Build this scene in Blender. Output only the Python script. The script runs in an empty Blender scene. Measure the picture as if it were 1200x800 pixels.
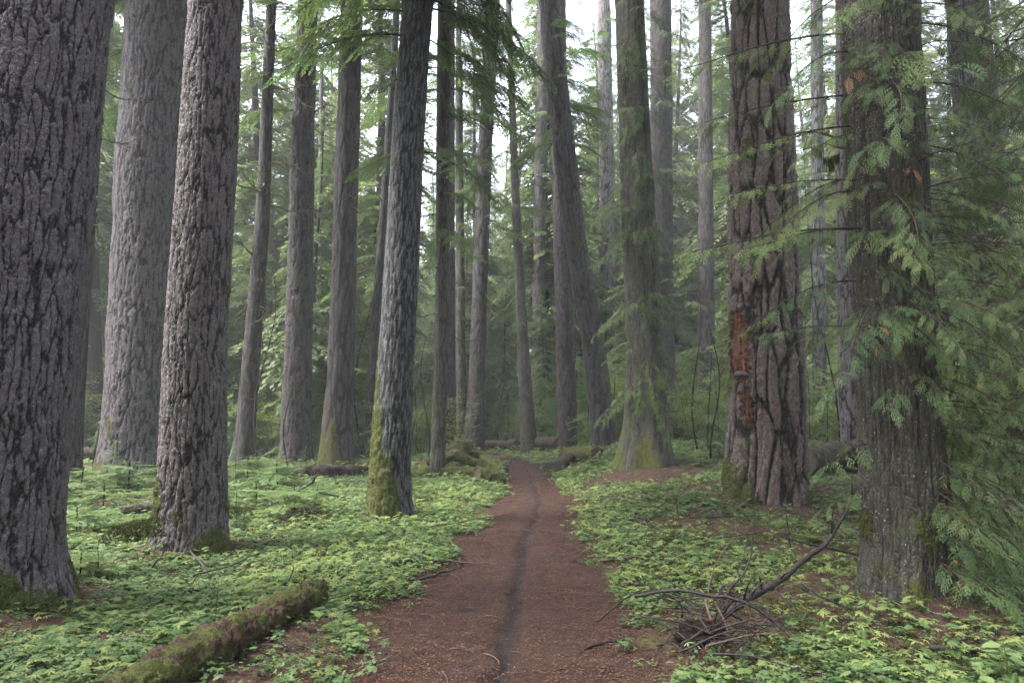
import bpy, math, random
import numpy as np
from mathutils import Vector, Matrix, Euler

random.seed(7)
RNG = np.random.default_rng(11)
R = math.radians
scene = bpy.context.scene
COL = scene.collection

# ------------------------------------------------------------------ camera
F_PX, CAM_H, PITCH = 800.0, 1.6, R(6.42)
cam_d = bpy.data.cameras.new('camera')
cam = bpy.data.objects.new('camera', cam_d)
COL.objects.link(cam)
cam_d.sensor_width = 36.0
cam_d.lens = 24.0
cam_d.clip_start = 0.05
cam_d.clip_end = 3000.0
cam.location = (0, 0, CAM_H)
cam.rotation_euler = (R(90) + PITCH, 0, 0)
scene.camera = cam

# ------------------------------------------------------------------ sky, sun, exposure
SUN_EL, SUN_AZ = R(57), R(-103)
world = bpy.data.worlds.new('World')
scene.world = world
world.use_nodes = True
nt = world.node_tree
nt.nodes.clear()
out = nt.nodes.new('ShaderNodeOutputWorld')
bg = nt.nodes.new('ShaderNodeBackground')
sky = nt.nodes.new('ShaderNodeTexSky')
sky.sky_type = 'NISHITA'
sky.sun_disc = False
sky.sun_elevation = SUN_EL
sky.sun_rotation = SUN_AZ
sky.air_density = 1.0
sky.dust_density = 4.0
hs = nt.nodes.new('ShaderNodeHueSaturation')
hs.inputs['Saturation'].default_value = 0.42
nt.links.new(sky.outputs[0], hs.inputs['Color'])
nt.links.new(hs.outputs[0], bg.inputs[0])
bg.inputs[1].default_value = 0.15
nt.links.new(bg.outputs[0], out.inputs[0])

sd = bpy.data.lights.new('sun', 'SUN')
sd.energy = 1.5
sd.angle = R(24)
sd.color = (1.0, 0.985, 0.96)
sun = bpy.data.objects.new('sun', sd)
COL.objects.link(sun)
# direction matching the sky texture: azimuth measured from +Y towards +X
sv = Vector((math.sin(SUN_AZ) * math.cos(SUN_EL), math.cos(SUN_AZ) * math.cos(SUN_EL), math.sin(SUN_EL)))
sun.rotation_euler = (-sv).to_track_quat('-Z', 'Y').to_euler()
sun.location = (-30, 10, 60)

vs = scene.view_settings
vs.view_transform = 'Standard'
vs.look = 'None'
vs.gamma = 1.0
vs.use_curve_mapping = False
vs.exposure = 2.9
cy = scene.cycles
cy.max_bounces = 6
cy.diffuse_bounces = 4
cy.glossy_bounces = 2
cy.transmission_bounces = 3
cy.volume_bounces = 0
cy.transparent_max_bounces = 4
cy.use_denoising = True
cy.denoising_prefilter = 'NONE'
cy.use_adaptive_sampling = True
cy.adaptive_threshold = 0.01
cy.caustics_reflective = False
cy.caustics_refractive = False

# ------------------------------------------------------------------ noise
def _hash(ix, iy, iz, s):
    h = (ix.astype(np.int64) * 374761393 + iy.astype(np.int64) * 668265263 + iz.astype(np.int64) * 2147483647 + s * 1274126177) & 0xFFFFFFFF
    h = ((h ^ (h >> 13)) * 1274126177) & 0xFFFFFFFF
    h = ((h ^ (h >> 16)) * 2246822519) & 0xFFFFFFFF
    h = h ^ (h >> 15)
    return (h & 0xFFFFFF) / float(0x1000000)

def vnoise(P, s=0):
    f = np.floor(P)
    t = P - f
    t = t * t * (3 - 2 * t)
    i = f.astype(np.int64)
    r = 0
    for dx in (0, 1):
        wx = t[:, 0] if dx else 1 - t[:, 0]
        for dy in (0, 1):
            wy = t[:, 1] if dy else 1 - t[:, 1]
            for dz in (0, 1):
                wz = t[:, 2] if dz else 1 - t[:, 2]
                r = r + wx * wy * wz * _hash(i[:, 0] + dx, i[:, 1] + dy, i[:, 2] + dz, s)
    return r

def fbm(P, s=0, o=4):
    a, r, tot = 1.0, 0, 0
    for k in range(o):
        r = r + a * vnoise(P * (2.03 ** k) + 7.3 * k, s + k)
        tot += a
        a *= 0.5
    return r / tot

def vor(P, s=0):
    i = np.floor(P).astype(np.int64)
    f = P - i
    d1 = np.full(len(P), 9.0)
    d2 = np.full(len(P), 9.0)
    idv = np.zeros(len(P))
    for dx in (-1, 0, 1):
        for dy in (-1, 0, 1):
            for dz in (-1, 0, 1):
                a, b, c = i[:, 0] + dx, i[:, 1] + dy, i[:, 2] + dz
                ox = dx + _hash(a, b, c, s + 1) - f[:, 0]
                oy = dy + _hash(a, b, c, s + 2) - f[:, 1]
                oz = dz + _hash(a, b, c, s + 3) - f[:, 2]
                d = np.sqrt(ox * ox + oy * oy + oz * oz)
                cl = d < d1
                d2 = np.where(cl, d1, np.minimum(d2, d))
                idv = np.where(cl, _hash(a, b, c, s + 4), idv)
                d1 = np.where(cl, d, d1)
    return d1, d2, idv

def sstep(a, b, x):
    t = np.clip((x - a) / (b - a), 0, 1)
    return t * t * (3 - 2 * t)

# ------------------------------------------------------------------ terrain
def path_x(y):
    y = np.asarray(y, float)
    return np.interp(y, [0, 4, 6, 8, 11.6, 15, 21, 25, 28, 31, 35, 44, 60], [-0.12, -0.08, 0.03, 0.10, 0.27, 0.44, 0.42, 0.30, -0.1, -0.9, -2.4, -6, -14])

def path_hw(y):
    return np.interp(np.asarray(y, float), [0, 4, 6, 8, 11.6, 15, 21, 28, 36, 60], [1.08, 1.06, 1.00, 0.88, 0.72, 0.63, 0.62, 0.58, 0.45, 0.4])

def gbump(x, y, cx, cy_, rx, ry, h):
    return h * np.exp(-((x - cx) / rx) ** 2 - ((y - cy_) / ry) ** 2)

def terrain0(x, y):
    x = np.atleast_1d(np.asarray(x, float)); y = np.atleast_1d(np.asarray(y, float))
    P = np.stack([x, y, np.zeros_like(x)], 1)
    d = x - path_x(y)
    ad = np.abs(d)
    off = sstep(0.5, 2.2, ad)
    h = (fbm(P * 0.35, 3, 3) - 0.5) * 0.35 * off * sstep(0, 6, y)
    h += (fbm(P * 1.9, 9, 3) - 0.5) * 0.10 * sstep(0.6, 1.4, ad)
    h += 0.06 * sstep(0.7, 1.3, ad)
    h += 0.42 * sstep(0.9, 3.0, d) * sstep(9, 18, y) * (1 - sstep(30, 44, y))
    h += gbump(x, y, 4.9, 20.5, 2.2, 2.0, 0.38) + gbump(x, y, 4.7, 13.2, 2.2, 1.7, 0.22)
    h += gbump(x, y, -1.55, 22.0, 1.3, 2.2, 0.75) * sstep(0.9, 1.9, ad)
    h += 0.8 * sstep(40, 75, y) - 0.12 * sstep(24, 30, y) * (1 - sstep(30, 40, y))
    h += 0.5 * sstep(6, 25, np.abs(x)) * sstep(8, 30, y)
    return h

def terrain(x, y):
    return terrain0(x, y)

def th(x, y):
    return float(terrain0(x, y)[0])

def ray(px, py):
    u, v = (px - 600.0) / F_PX, (400.0 - py) / F_PX
    c, s = math.cos(PITCH), math.sin(PITCH)
    return Vector((u, c - v * s, s + v * c))

def pix(px, py, D):
    r = ray(px, py)
    k = D / r.y
    return Vector((r.x * k, D, CAM_H + r.z * k))

def gpt(px, py):
    r = ray(px, py)
    t = 2.0
    last = t
    while t < 120:
        if CAM_H + r.z * t < th(r.x * t, r.y * t):
            break
        last = t
        t += 0.15 + t * 0.01
    a, b = last, t
    for _ in range(14):
        m = (a + b) / 2
        if CAM_H + r.z * m < th(r.x * m, r.y * m):
            b = m
        else:
            a = m
    return Vector((r.x * b, r.y * b, th(r.x * b, r.y * b)))

# ------------------------------------------------------------------ materials
def newmat(name):
    m = bpy.data.materials.new(name)
    m.use_nodes = True
    n = m.node_tree
    n.nodes.clear()
    o = n.nodes.new('ShaderNodeOutputMaterial')
    return m, n, o

class NB:
    def __init__(s, n): s.n = n; s.L = n.links.new
    def node(s, t, **kw):
        x = s.n.nodes.new(t)
        for k, v in kw.items(): setattr(x, k, v)
        return x
    def put(s, sock, v):
        if hasattr(v, 'is_output') or isinstance(v, bpy.types.NodeSocket): s.L(v, sock)
        elif isinstance(v, (tuple, list)) and len(v) == 3 and sock.type == 'RGBA': sock.default_value = (*v, 1)
        else: sock.default_value = v
    def noise(s, vec, scale, detail=3, rough=0.55, dist=0.0):
        x = s.node('ShaderNodeTexNoise')
        if vec is not None: s.L(vec, x.inputs['Vector'])
        x.inputs['Scale'].default_value = scale; x.inputs['Detail'].default_value = detail
        x.inputs['Roughness'].default_value = rough; x.inputs['Distortion'].default_value = dist
        return x.outputs['Fac']
    def mapping(s, vec, sc, loc=(0, 0, 0)):
        x = s.node('ShaderNodeMapping')
        s.L(vec, x.inputs['Vector']); x.inputs['Scale'].default_value = sc; x.inputs['Location'].default_value = loc
        return x.outputs[0]
    def ramp(s, f, a, b, ca=0.0, cb=1.0):
        x = s.node('ShaderNodeMapRange'); x.interpolation_type = 'SMOOTHSTEP'
        s.put(x.inputs['Value'], f)
        x.inputs['From Min'].default_value = a; x.inputs['From Max'].default_value = b
        x.inputs['To Min'].default_value = ca; x.inputs['To Max'].default_value = cb
        return x.outputs[0]
    def mix(s, f, a, b, mode='MIX'):
        x = s.node('ShaderNodeMix', data_type='RGBA', blend_type=mode)
        s.put(x.inputs['Factor'], f); s.put(x.inputs['A'], a); s.put(x.inputs['B'], b)
        return x.outputs['Result']
    def math(s, op, a, b=0.0):
        x = s.node('ShaderNodeMath', operation=op)
        s.put(x.inputs[0], a); s.put(x.inputs[1], b)
        return x.outputs[0]
    def attr(s, name):
        return s.node('ShaderNodeAttribute', attribute_name=name).outputs['Fac']
    def pos(s): return s.node('ShaderNodeTexCoord').outputs['Object']
    def gpos(s): return s.node('ShaderNodeNewGeometry').outputs['Position']
    def rnd(s): return s.node('ShaderNodeObjectInfo').outputs['Random']
    def bump(s, h, strength, dist, norm=None):
        x = s.node('ShaderNodeBump')
        s.L(h, x.inputs['Height']); x.inputs['Strength'].default_value = strength; x.inputs['Distance'].default_value = dist
        if norm is not None: s.L(norm, x.inputs['Normal'])
        return x.outputs[0]
    def bsdf(s, col, rough=0.8, spec=0.3, norm=None):
        x = s.node('ShaderNodeBsdfPrincipled')
        s.put(x.inputs['Base Color'], col); s.put(x.inputs['Roughness'], rough)
        x.inputs['Specular IOR Level'].default_value = spec
        if norm is not None: s.L(norm, x.inputs['Normal'])
        return x

def moss_color(b, vec):
    f = b.noise(vec, 9, 4, 0.6)
    g = b.noise(vec, 70, 2, 0.6)
    c = b.mix(b.ramp(f, 0.3, 0.7), (0.016, 0.023, 0.006), (0.062, 0.074, 0.014))
    return b.mix(b.ramp(g, 0.35, 0.7), c, (0.085, 0.090, 0.020), 'MIX')

def bark_mat(name, crev, ridge, pale, lichen=0.3, flake=45.0, zs=0.35, bumpd=0.012, green=0.0):
    m, n, o = newmat(name); b = NB(n)
    p = b.pos()
    ps = b.mapping(p, (1, 1, 0.35 + zs))
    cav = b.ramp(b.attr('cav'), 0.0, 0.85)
    v = b.node('ShaderNodeTexVoronoi', feature='DISTANCE_TO_EDGE')
    warp = b.node('ShaderNodeVectorMath', operation='ADD')
    nz = b.node('ShaderNodeTexNoise'); b.L(ps, nz.inputs['Vector']); nz.inputs['Scale'].default_value = flake * 0.5
    sc = b.node('ShaderNodeVectorMath', operation='SCALE'); b.L(nz.outputs['Color'], sc.inputs[0]); sc.inputs['Scale'].default_value = 0.035
    b.L(ps, warp.inputs[0]); b.L(sc.outputs[0], warp.inputs[1])
    b.L(warp.outputs[0], v.inputs['Vector']); v.inputs['Scale'].default_value = flake
    vd = v.outputs['Distance']
    v2 = b.node('ShaderNodeTexVoronoi', feature='F1'); b.L(warp.outputs[0], v2.inputs['Vector']); v2.inputs['Scale'].default_value = flake
    fine = b.noise(ps, 110, 4, 0.65)
    lowf = b.noise(ps, 2.2, 4, 0.6)
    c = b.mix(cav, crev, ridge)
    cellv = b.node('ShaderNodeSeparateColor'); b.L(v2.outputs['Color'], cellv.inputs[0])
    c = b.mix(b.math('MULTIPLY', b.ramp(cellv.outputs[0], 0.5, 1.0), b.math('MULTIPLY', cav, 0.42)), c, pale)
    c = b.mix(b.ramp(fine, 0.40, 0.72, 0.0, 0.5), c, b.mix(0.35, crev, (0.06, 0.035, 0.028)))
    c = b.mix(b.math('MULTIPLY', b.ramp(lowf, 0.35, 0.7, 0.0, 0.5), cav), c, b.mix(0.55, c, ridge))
    # lichen specks
    l1 = b.noise(p, 60, 3, 0.7)
    l2 = b.noise(p, 5, 3, 0.6)
    lm = b.math('MULTIPLY', b.ramp(l1, 0.60, 0.68), b.ramp(l2, 0.40, 0.65, 0.0, lichen * 2))
    lm = b.math('MULTIPLY', lm, b.ramp(cav, 0.3, 0.8))
    c = b.mix(lm, c, (0.30, 0.34, 0.32))
    if green > 0:
        g = b.noise(p, 3.5, 4, 0.6)
        c = b.mix(b.ramp(g, 0.42, 0.7, 0, green), c, (0.075, 0.085, 0.045))
    ms = b.attr('moss')
    mn = b.noise(p, 22, 4, 0.65)
    mm = b.ramp(b.math('ADD', ms, b.math('MULTIPLY', b.math('SUBTRACT', mn, 0.5), 0.7)), 0.45, 0.60)
    c = b.mix(mm, c, moss_color(b, p))
    h = b.math('ADD', b.math('MULTIPLY', b.ramp(vd, 0.0, 0.25), 0.6), b.math('MULTIPLY', fine, 0.7))
    nb = b.bump(h, 1.0, bumpd)
    sh = b.bsdf(c, b.ramp(mm, 0, 1, 0.72, 0.95), 0.35, nb)
    b.L(sh.outputs[0], o.inputs[0])
    return m

def leaf_mat(name, ca, cb, cc, trans=0.3, rough=0.45, hvar=0.5, dead=None, spec=0.4):
    """ca..cb by face tone, cc by object random"""
    m, n, o = newmat(name); b = NB(n)
    t = b.attr('tone')
    r = b.rnd()
    c = b.mix(b.ramp(t, 0.0, 0.9), ca, cb)
    c = b.mix(b.math('MULTIPLY', r, hvar), c, cc)
    if dead:
        c = b.mix(b.ramp(t, 0.965, 0.975), c, dead)
    sh = b.bsdf(c, rough, spec)
    tr = b.node('ShaderNodeBsdfTranslucent'); b.put(tr.inputs[0], c)
    mx = b.node('ShaderNodeMixShader'); mx.inputs[0].default_value = trans
    b.L(sh.outputs[0], mx.inputs[1]); b.L(tr.outputs[0], mx.inputs[2])
    b.L(mx.outputs[0], o.inputs[0])
    return m

def simple_mat(name, c1, c2, scale=20, rough=0.8, bumpd=0.004, moss=0.0, spec=0.3):
    m, n, o = newmat(name); b = NB(n)
    p = b.pos()
    f = b.noise(p, scale, 4, 0.6)
    c = b.mix(b.ramp(f, 0.3, 0.7), c1, c2)
    if moss > 0:
        k = b.noise(p, 6, 3, 0.6)
        c = b.mix(b.ramp(k, 0.62 - moss * 0.5, 0.70 - moss * 0.5), c, moss_color(b, p))
    nb = b.bump(b.noise(p, scale * 3, 3, 0.6), 0.8, bumpd)
    sh = b.bsdf(c, rough, spec, nb)
    b.L(sh.outputs[0], o.inputs[0])
    return m

M = {}
M['fir'] = bark_mat('furrowed_bark', (0.008, 0.006, 0.006), (0.128, 0.112, 0.122), (0.29, 0.275, 0.305), 1.0, 42, 0.4)
M['fir_warm'] = bark_mat('pinkish_furrowed_bark', (0.010, 0.007, 0.006), (0.122, 0.103, 0.106), (0.29, 0.27, 0.285), 1.3, 46, 0.4)
M['fir_cool'] = bark_mat('cool_grey_furrowed_bark', (0.008, 0.007, 0.007), (0.088, 0.080, 0.088), (0.22, 0.21, 0.235), 0.5, 34, 0.3)
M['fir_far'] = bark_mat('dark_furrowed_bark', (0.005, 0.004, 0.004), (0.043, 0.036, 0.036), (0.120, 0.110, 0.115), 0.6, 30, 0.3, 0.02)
M['hem'] = bark_mat('grey_bark', (0.007, 0.007, 0.007), (0.080, 0.083, 0.088), (0.20, 0.215, 0.225), 1.0, 38, 0.3, 0.010)
M['cedar'] = bark_mat('stringy_bark', (0.004, 0.0035, 0.003), (0.046, 0.041, 0.033), (0.110, 0.110, 0.095), 0.9, 34, 0.08, 0.010, 0.45)
M['oldfir'] = bark_mat('old_furrowed_bark', (0.006, 0.003, 0.002), (0.150, 0.108, 0.100), (0.37, 0.35, 0.36), 1.3, 36, 0.4, 0.02)
M['pale'] = bark_mat('pale_smooth_bark', (0.04, 0.035, 0.033), (0.12, 0.11, 0.105), (0.17, 0.16, 0.155), 0.3, 20, 0.3, 0.008)
M['twig'] = simple_mat('twig_wood', (0.028, 0.020, 0.016), (0.070, 0.052, 0.042), 30)
M['twigmoss'] = simple_mat('mossy_twig', (0.05, 0.055, 0.015), (0.12, 0.12, 0.03), 30, 0.95)
M['debris'] = simple_mat('dead_branch', (0.010, 0.008, 0.008), (0.042, 0.032, 0.031), 40, 0.55)
M['debris2'] = simple_mat('brown_stick', (0.050, 0.030, 0.022), (0.115, 0.075, 0.058), 40, 0.6)
M['log'] = simple_mat('mossy_log', (0.024, 0.014, 0.009), (0.085, 0.048, 0.030), 26, 0.9, 0.035, 0.36)
M['rootsoil'] = simple_mat('dark_root_soil', (0.006, 0.004, 0.003), (0.024, 0.016, 0.012), 30, 0.95, 0.02, 0.0, 0.1)
M['logmoss'] = simple_mat('thick_mossy_log', (0.024, 0.014, 0.009), (0.085, 0.048, 0.030), 26, 0.9, 0.035, 0.62)
M['logred'] = simple_mat('rotting_log', (0.012, 0.008, 0.007), (0.042, 0.027, 0.021), 14, 0.9, 0.012, 0.06)
M['logdark'] = simple_mat('dark_log', (0.018, 0.014, 0.011), (0.045, 0.034, 0.026), 14, 0.9, 0.01, 0.14)
M['logend'] = simple_mat('log_cut_face', (0.030, 0.024, 0.018), (0.085, 0.068, 0.052), 12, 0.9, 0.004)
M['mossfluff'] = simple_mat('moss_tufts', (0.026, 0.036, 0.008), (0.088, 0.100, 0.020), 15, 0.95)
M['rot'] = simple_mat('rotten_red_wood', (0.035, 0.013, 0.008), (0.175, 0.075, 0.045), 14, 0.9, 0.025)
M['fungus'] = simple_mat('shelf_fungus', (0.05, 0.028, 0.035), (0.12, 0.075, 0.09), 20, 0.6)
M['hemleaf'] = leaf_mat('hemlock_needles', (0.050, 0.105, 0.035), (0.115, 0.195, 0.060), (0.135, 0.180, 0.040), 0.5, 0.5, 0.55)
M['hemfar'] = leaf_mat('distant_needles', (0.075, 0.120, 0.048), (0.150, 0.200, 0.078), (0.175, 0.200, 0.055), 0.5, 0.6, 0.6)  # lighter than the near needles: brightness of far mist put into the colour
M['cedleaf'] = leaf_mat('cedar_scales', (0.034, 0.080, 0.030), (0.110, 0.170, 0.075), (0.125, 0.165, 0.040), 0.36, 0.6, 0.6, (0.26, 0.115, 0.045), 0.22)
M['deadleaf'] = leaf_mat('dead_cedar_scales', (0.20, 0.085, 0.035), (0.32, 0.15, 0.07), (0.2, 0.1, 0.05), 0.2, 0.7, 0.3)
M['shrub'] = leaf_mat('shrub_leaves', (0.120, 0.190, 0.042), (0.220, 0.285, 0.070), (0.240, 0.260, 0.055), 0.5, 0.5, 0.6)
M['g_star'] = leaf_mat('star_leaves', (0.105, 0.180, 0.055), (0.255, 0.320, 0.115), (0.33, 0.35, 0.11), 0.38, 0.6, 0.5, None, 0.22)
M['g_fan'] = leaf_mat('fan_leaves', (0.050, 0.118, 0.042), (0.155, 0.235, 0.100), (0.22, 0.28, 0.08), 0.38, 0.6, 0.5, None, 0.22)
M['g_oval'] = leaf_mat('oval_leaves', (0.035, 0.090, 0.036), (0.150, 0.225, 0.110), (0.20, 0.26, 0.07), 0.38, 0.6, 0.5, (0.30, 0.20, 0.05), 0.22)
M['g_fern'] = leaf_mat('fern_leaves', (0.045, 0.105, 0.030), (0.110, 0.180, 0.055), (0.14, 0.18, 0.05), 0.38, 0.6, 0.5, None, 0.25)
M['seedleaf'] = leaf_mat('seedling_needles', (0.080, 0.145, 0.050), (0.150, 0.225, 0.085), (0.17, 0.22, 0.06), 0.4, 0.5, 0.5)
M['needle'] = leaf_mat('fallen_litter', (0.045, 0.020, 0.013), (0.17, 0.085, 0.050), (0.07, 0.035, 0.025), 0.0, 0.8, 0.6, (0.36, 0.26, 0.11), 0.2)
M['mapleaf'] = leaf_mat('maple_leaves', (0.060, 0.105, 0.022), (0.130, 0.165, 0.035), (0.20, 0.14, 0.03), 0.4, 0.5, 0.4, (0.30, 0.10, 0.03))

def ground_mat():
    m, n, o = newmat('forest_floor'); b = NB(n)
    p = b.gpos()
    f1 = b.noise(p, 1.1, 5, 0.65)
    f2 = b.noise(p, 9, 5, 0.7)
    f3 = b.noise(p, 60, 4, 0.7)
    f4 = b.noise(p, 170, 2, 0.6)
    c = b.mix(b.ramp(f2, 0.32, 0.68), (0.013, 0.008, 0.007), (0.062, 0.030, 0.021))
    c = b.mix(b.ramp(f3, 0.52, 0.66), c, (0.120, 0.060, 0.040))
    c = b.mix(b.ramp(f4, 0.60, 0.68, 0, 0.7), c, (0.22, 0.135, 0.085))
    mk = b.math('ADD', f1, b.math('MULTIPLY', b.math('SUBTRACT', f2, 0.5), 0.6))
    c = b.mix(b.math('MULTIPLY', b.ramp(mk, 0.52, 0.62), 0.8), c, moss_color(b, p))
    h = b.math('ADD', b.math('MULTIPLY', f3, 0.7), b.math('MULTIPLY', f2, 1.0))
    sh = b.bsdf(c, 0.85, 0.25, b.bump(h, 1.0, 0.03))
    b.L(sh.outputs[0], o.inputs[0])
    return m

def path_mat():
    m, n, o = newmat('trail_dirt'); b = NB(n)
    p = b.gpos()
    f0 = b.noise(p, 1.6, 4, 0.6)
    f2 = b.noise(p, 12, 5, 0.7)
    f3 = b.noise(p, 75, 4, 0.75)
    f4 = b.noise(p, 210, 2, 0.6)
    wet = b.attr('wet')
    c = b.mix(b.ramp(f2, 0.3, 0.7), (0.014, 0.0075, 0.006), (0.042, 0.022, 0.017))
    c = b.mix(b.ramp(f3, 0.50, 0.66), c, (0.070, 0.037, 0.028))
    c = b.mix(b.ramp(f3, 0.44, 0.30), c, (0.024, 0.012, 0.010))
    c = b.mix(b.ramp(f4, 0.60, 0.68, 0, 0.7), c, (0.22, 0.14, 0.09))
    c = b.mix(b.ramp(f0, 0.45, 0.68, 0, 0.45), c, (0.055, 0.030, 0.027))
    wn = b.math('ADD', wet, b.math('MULTIPLY', b.math('SUBTRACT', b.noise(p, 11, 5, 0.7), 0.5), 0.8))
    wm = b.ramp(wn, 0.28, 0.72)
    mud = b.mix(b.ramp(b.noise(p, 30, 4, 0.65), 0.35, 0.65), (0.009, 0.0058, 0.0052), (0.025, 0.0165, 0.015))
    c = b.mix(wm, c, mud)
    h = b.math('ADD', b.math('MULTIPLY', f3, b.ramp(wm, 0, 1, 1.0, 0.35)), b.math('MULTIPLY', f2, 0.8))
    sh = b.bsdf(c, b.ramp(wm, 0, 1, 0.9, 0.75), 0.2, b.bump(h, 1.0, 0.018))
    b.L(sh.outputs[0], o.inputs[0])
    return m
M['ground'] = ground_mat()
M['path'] = path_mat()

# ------------------------------------------------------------------ mesh + object helpers
def mkmesh(name, V, Q, mats, tone=None, smooth=False, attrs=None, midx=None):
    V = np.asarray(V, dtype=np.float32).reshape(-1, 3)
    Q = np.asarray(Q, dtype=np.int32).reshape(-1, 4)
    me = bpy.data.meshes.new(name)
    me.vertices.add(len(V)); me.vertices.foreach_set('co', V.ravel())
    me.loops.add(len(Q) * 4); me.loops.foreach_set('vertex_index', Q.ravel())
    me.polygons.add(len(Q)); me.polygons.foreach_set('loop_start', np.arange(0, len(Q) * 4, 4, dtype=np.int32))
    try: me.polygons.foreach_set('loop_total', np.full(len(Q), 4, dtype=np.int32))
    except Exception: pass
    me.update(calc_edges=True)
    me.polygons.foreach_set('use_smooth', np.full(len(Q), bool(smooth)))
    for mt in (mats if isinstance(mats, (list, tuple)) else [mats]): me.materials.append(mt)
    if midx is not None: me.polygons.foreach_set('material_index', np.asarray(midx, dtype=np.int32))
    if tone is not None:
        a = me.attributes.new('tone', 'FLOAT', 'FACE'); a.data.foreach_set('value', np.asarray(tone, dtype=np.float32))
    for k, v in (attrs or {}).items():
        a = me.attributes.new(k, 'FLOAT', 'POINT'); a.data.foreach_set('value', np.asarray(v, dtype=np.float32))
    me.update()
    return me

def link(name, me, parent=None, loc=(0, 0, 0), rot=(0, 0, 0), scl=1.0):
    o = bpy.data.objects.new(name, me)
    COL.objects.link(o)
    o.location = loc; o.rotation_euler = rot
    o.scale = (scl, scl, scl) if not isinstance(scl, (tuple, list)) else scl
    if parent is not None: o.parent = parent
    return o

def tag(o, label=None, cat=None, group=None, kind=None):
    if label: o['label'] = label
    if cat: o['category'] = cat
    if group: o['group'] = group
    if kind: o['kind'] = kind
    return o

def empty(name, loc, label, cat, group=None, rz=0.0):
    o = link(name, None, None, loc, (0, 0, rz))
    o.empty_display_size = 0.3
    return tag(o, label, cat, group)

class MB:
    def __init__(s): s.V = []; s.Q = []; s.T = []; s.n = 0
    def add(s, V, Q, t=0.5):
        s.V.append(np.asarray(V, float)); s.Q.append(np.asarray(Q, int) + s.n)
        s.n += len(V); s.T += ([t] * len(Q) if np.isscalar(t) else list(t))
    def tube(s, pts, rad, k=5, t=0.5, bump=0.0):
        pts = np.asarray(pts, float); n = len(pts)
        rad = np.full(n, rad) if np.isscalar(rad) else np.asarray(rad, float)
        d = np.gradient(pts, axis=0); d /= np.linalg.norm(d, axis=1)[:, None] + 1e-9
        up = np.array([0, 0, 1.0]) if abs(d[0][2]) < 0.9 else np.array([0, 1.0, 0])
        V = []
        for i in range(n):
            a = np.cross(d[i], up); a /= np.linalg.norm(a) + 1e-9
            b = np.cross(a, d[i]); up = b
            for j in range(k):
                th_ = 2 * math.pi * j / k
                rr = rad[i] * (1 + (bump * (random.random() - 0.5) if bump else 0))
                V.append(pts[i] + (a * math.cos(th_) + b * math.sin(th_)) * rr)
        Q = []
        for i in range(n - 1):
            for j in range(k):
                q = (j + 1) % k
                Q.append((i * k + j, i * k + q, (i + 1) * k + q, (i + 1) * k + j))
        c0, c1 = len(V), len(V) + 1
        V.append(pts[0]); V.append(pts[-1])
        for j in range(0, k - 1, 2):
            Q.append((c0, (j + 2) % k, (j + 1) % k, j))
            Q.append((c1, (n - 1) * k + j, (n - 1) * k + (j + 1) % k, (n - 1) * k + (j + 2) % k))
        if k % 2:
            pass
        s.add(V, Q, t)
    def blade(s, p, d, w, L, W, t=0.5, wide=0.45):
        """rhombus leaf: p base, d unit dir, w unit side"""
        s.V.append(np.array([p, p + d * (L * wide) - w * (W / 2), p + d * L, p + d * (L * wide) + w * (W / 2)]))
        s.Q.append(np.array([[0, 1, 2, 3]]) + s.n); s.n += 4; s.T.append(t)
    def leaf(s, p, d, w, L, W, t=0.5, fold=0.15, droop=0.15):
        nrm = np.cross(w, d)
        mid = p + d * (L * 0.5) 
        tip = p + d * L - nrm * 0 + np.array([0, 0, -droop * L])
        a = p + d * L * 0.28 ; b_ = p + d * L * 0.68 + np.array([0, 0, -droop * L * 0.4])
        V = [p, a - w * W * 0.42 + nrm * fold * W, b_ - w * W * 0.46 + nrm * fold * W, tip, b_ + w * W * 0.46 + nrm * fold * W, a + w * W * 0.42 + nrm * fold * W]
        s.V.append(np.array(V)); s.Q.append(np.array([[0, 1, 2, 3], [0, 3, 4, 5]]) + s.n); s.n += 6; s.T += [t, t]
    def arrays(s):
        return np.concatenate(s.V), np.concatenate(s.Q), np.array(s.T)
    def mesh(s, name, mats, smooth=False):
        V, Q, T = s.arrays()
        return mkmesh(name, V, Q, mats, T, smooth)

def unit(v): return v / (np.linalg.norm(v) + 1e-9)
def rotv(v, axis, a):
    axis = unit(axis)
    return v * math.cos(a) + np.cross(axis, v) * math.sin(a) + axis * np.dot(axis, v) * (1 - math.cos(a))
U = random.uniform

# ------------------------------------------------------------------ boughs
def bough_path(L, rise, droop, n=14, wob=0.03):
    s = np.linspace(0, 1, n)
    ph = U(0, 6)
    return np.stack([L * s * (1 - 0.12 * droop * s), L * wob * np.sin(s * 4 + ph) * s, L * (rise * s - droop * s * s)], 1)

def along(P, s):
    n = len(P) - 1
    f = min(max(s, 0), 0.9999) * n
    i = int(f); t = f - i
    return P[i] * (1 - t) + P[i + 1] * t, unit(P[i + 1] - P[i])

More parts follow.
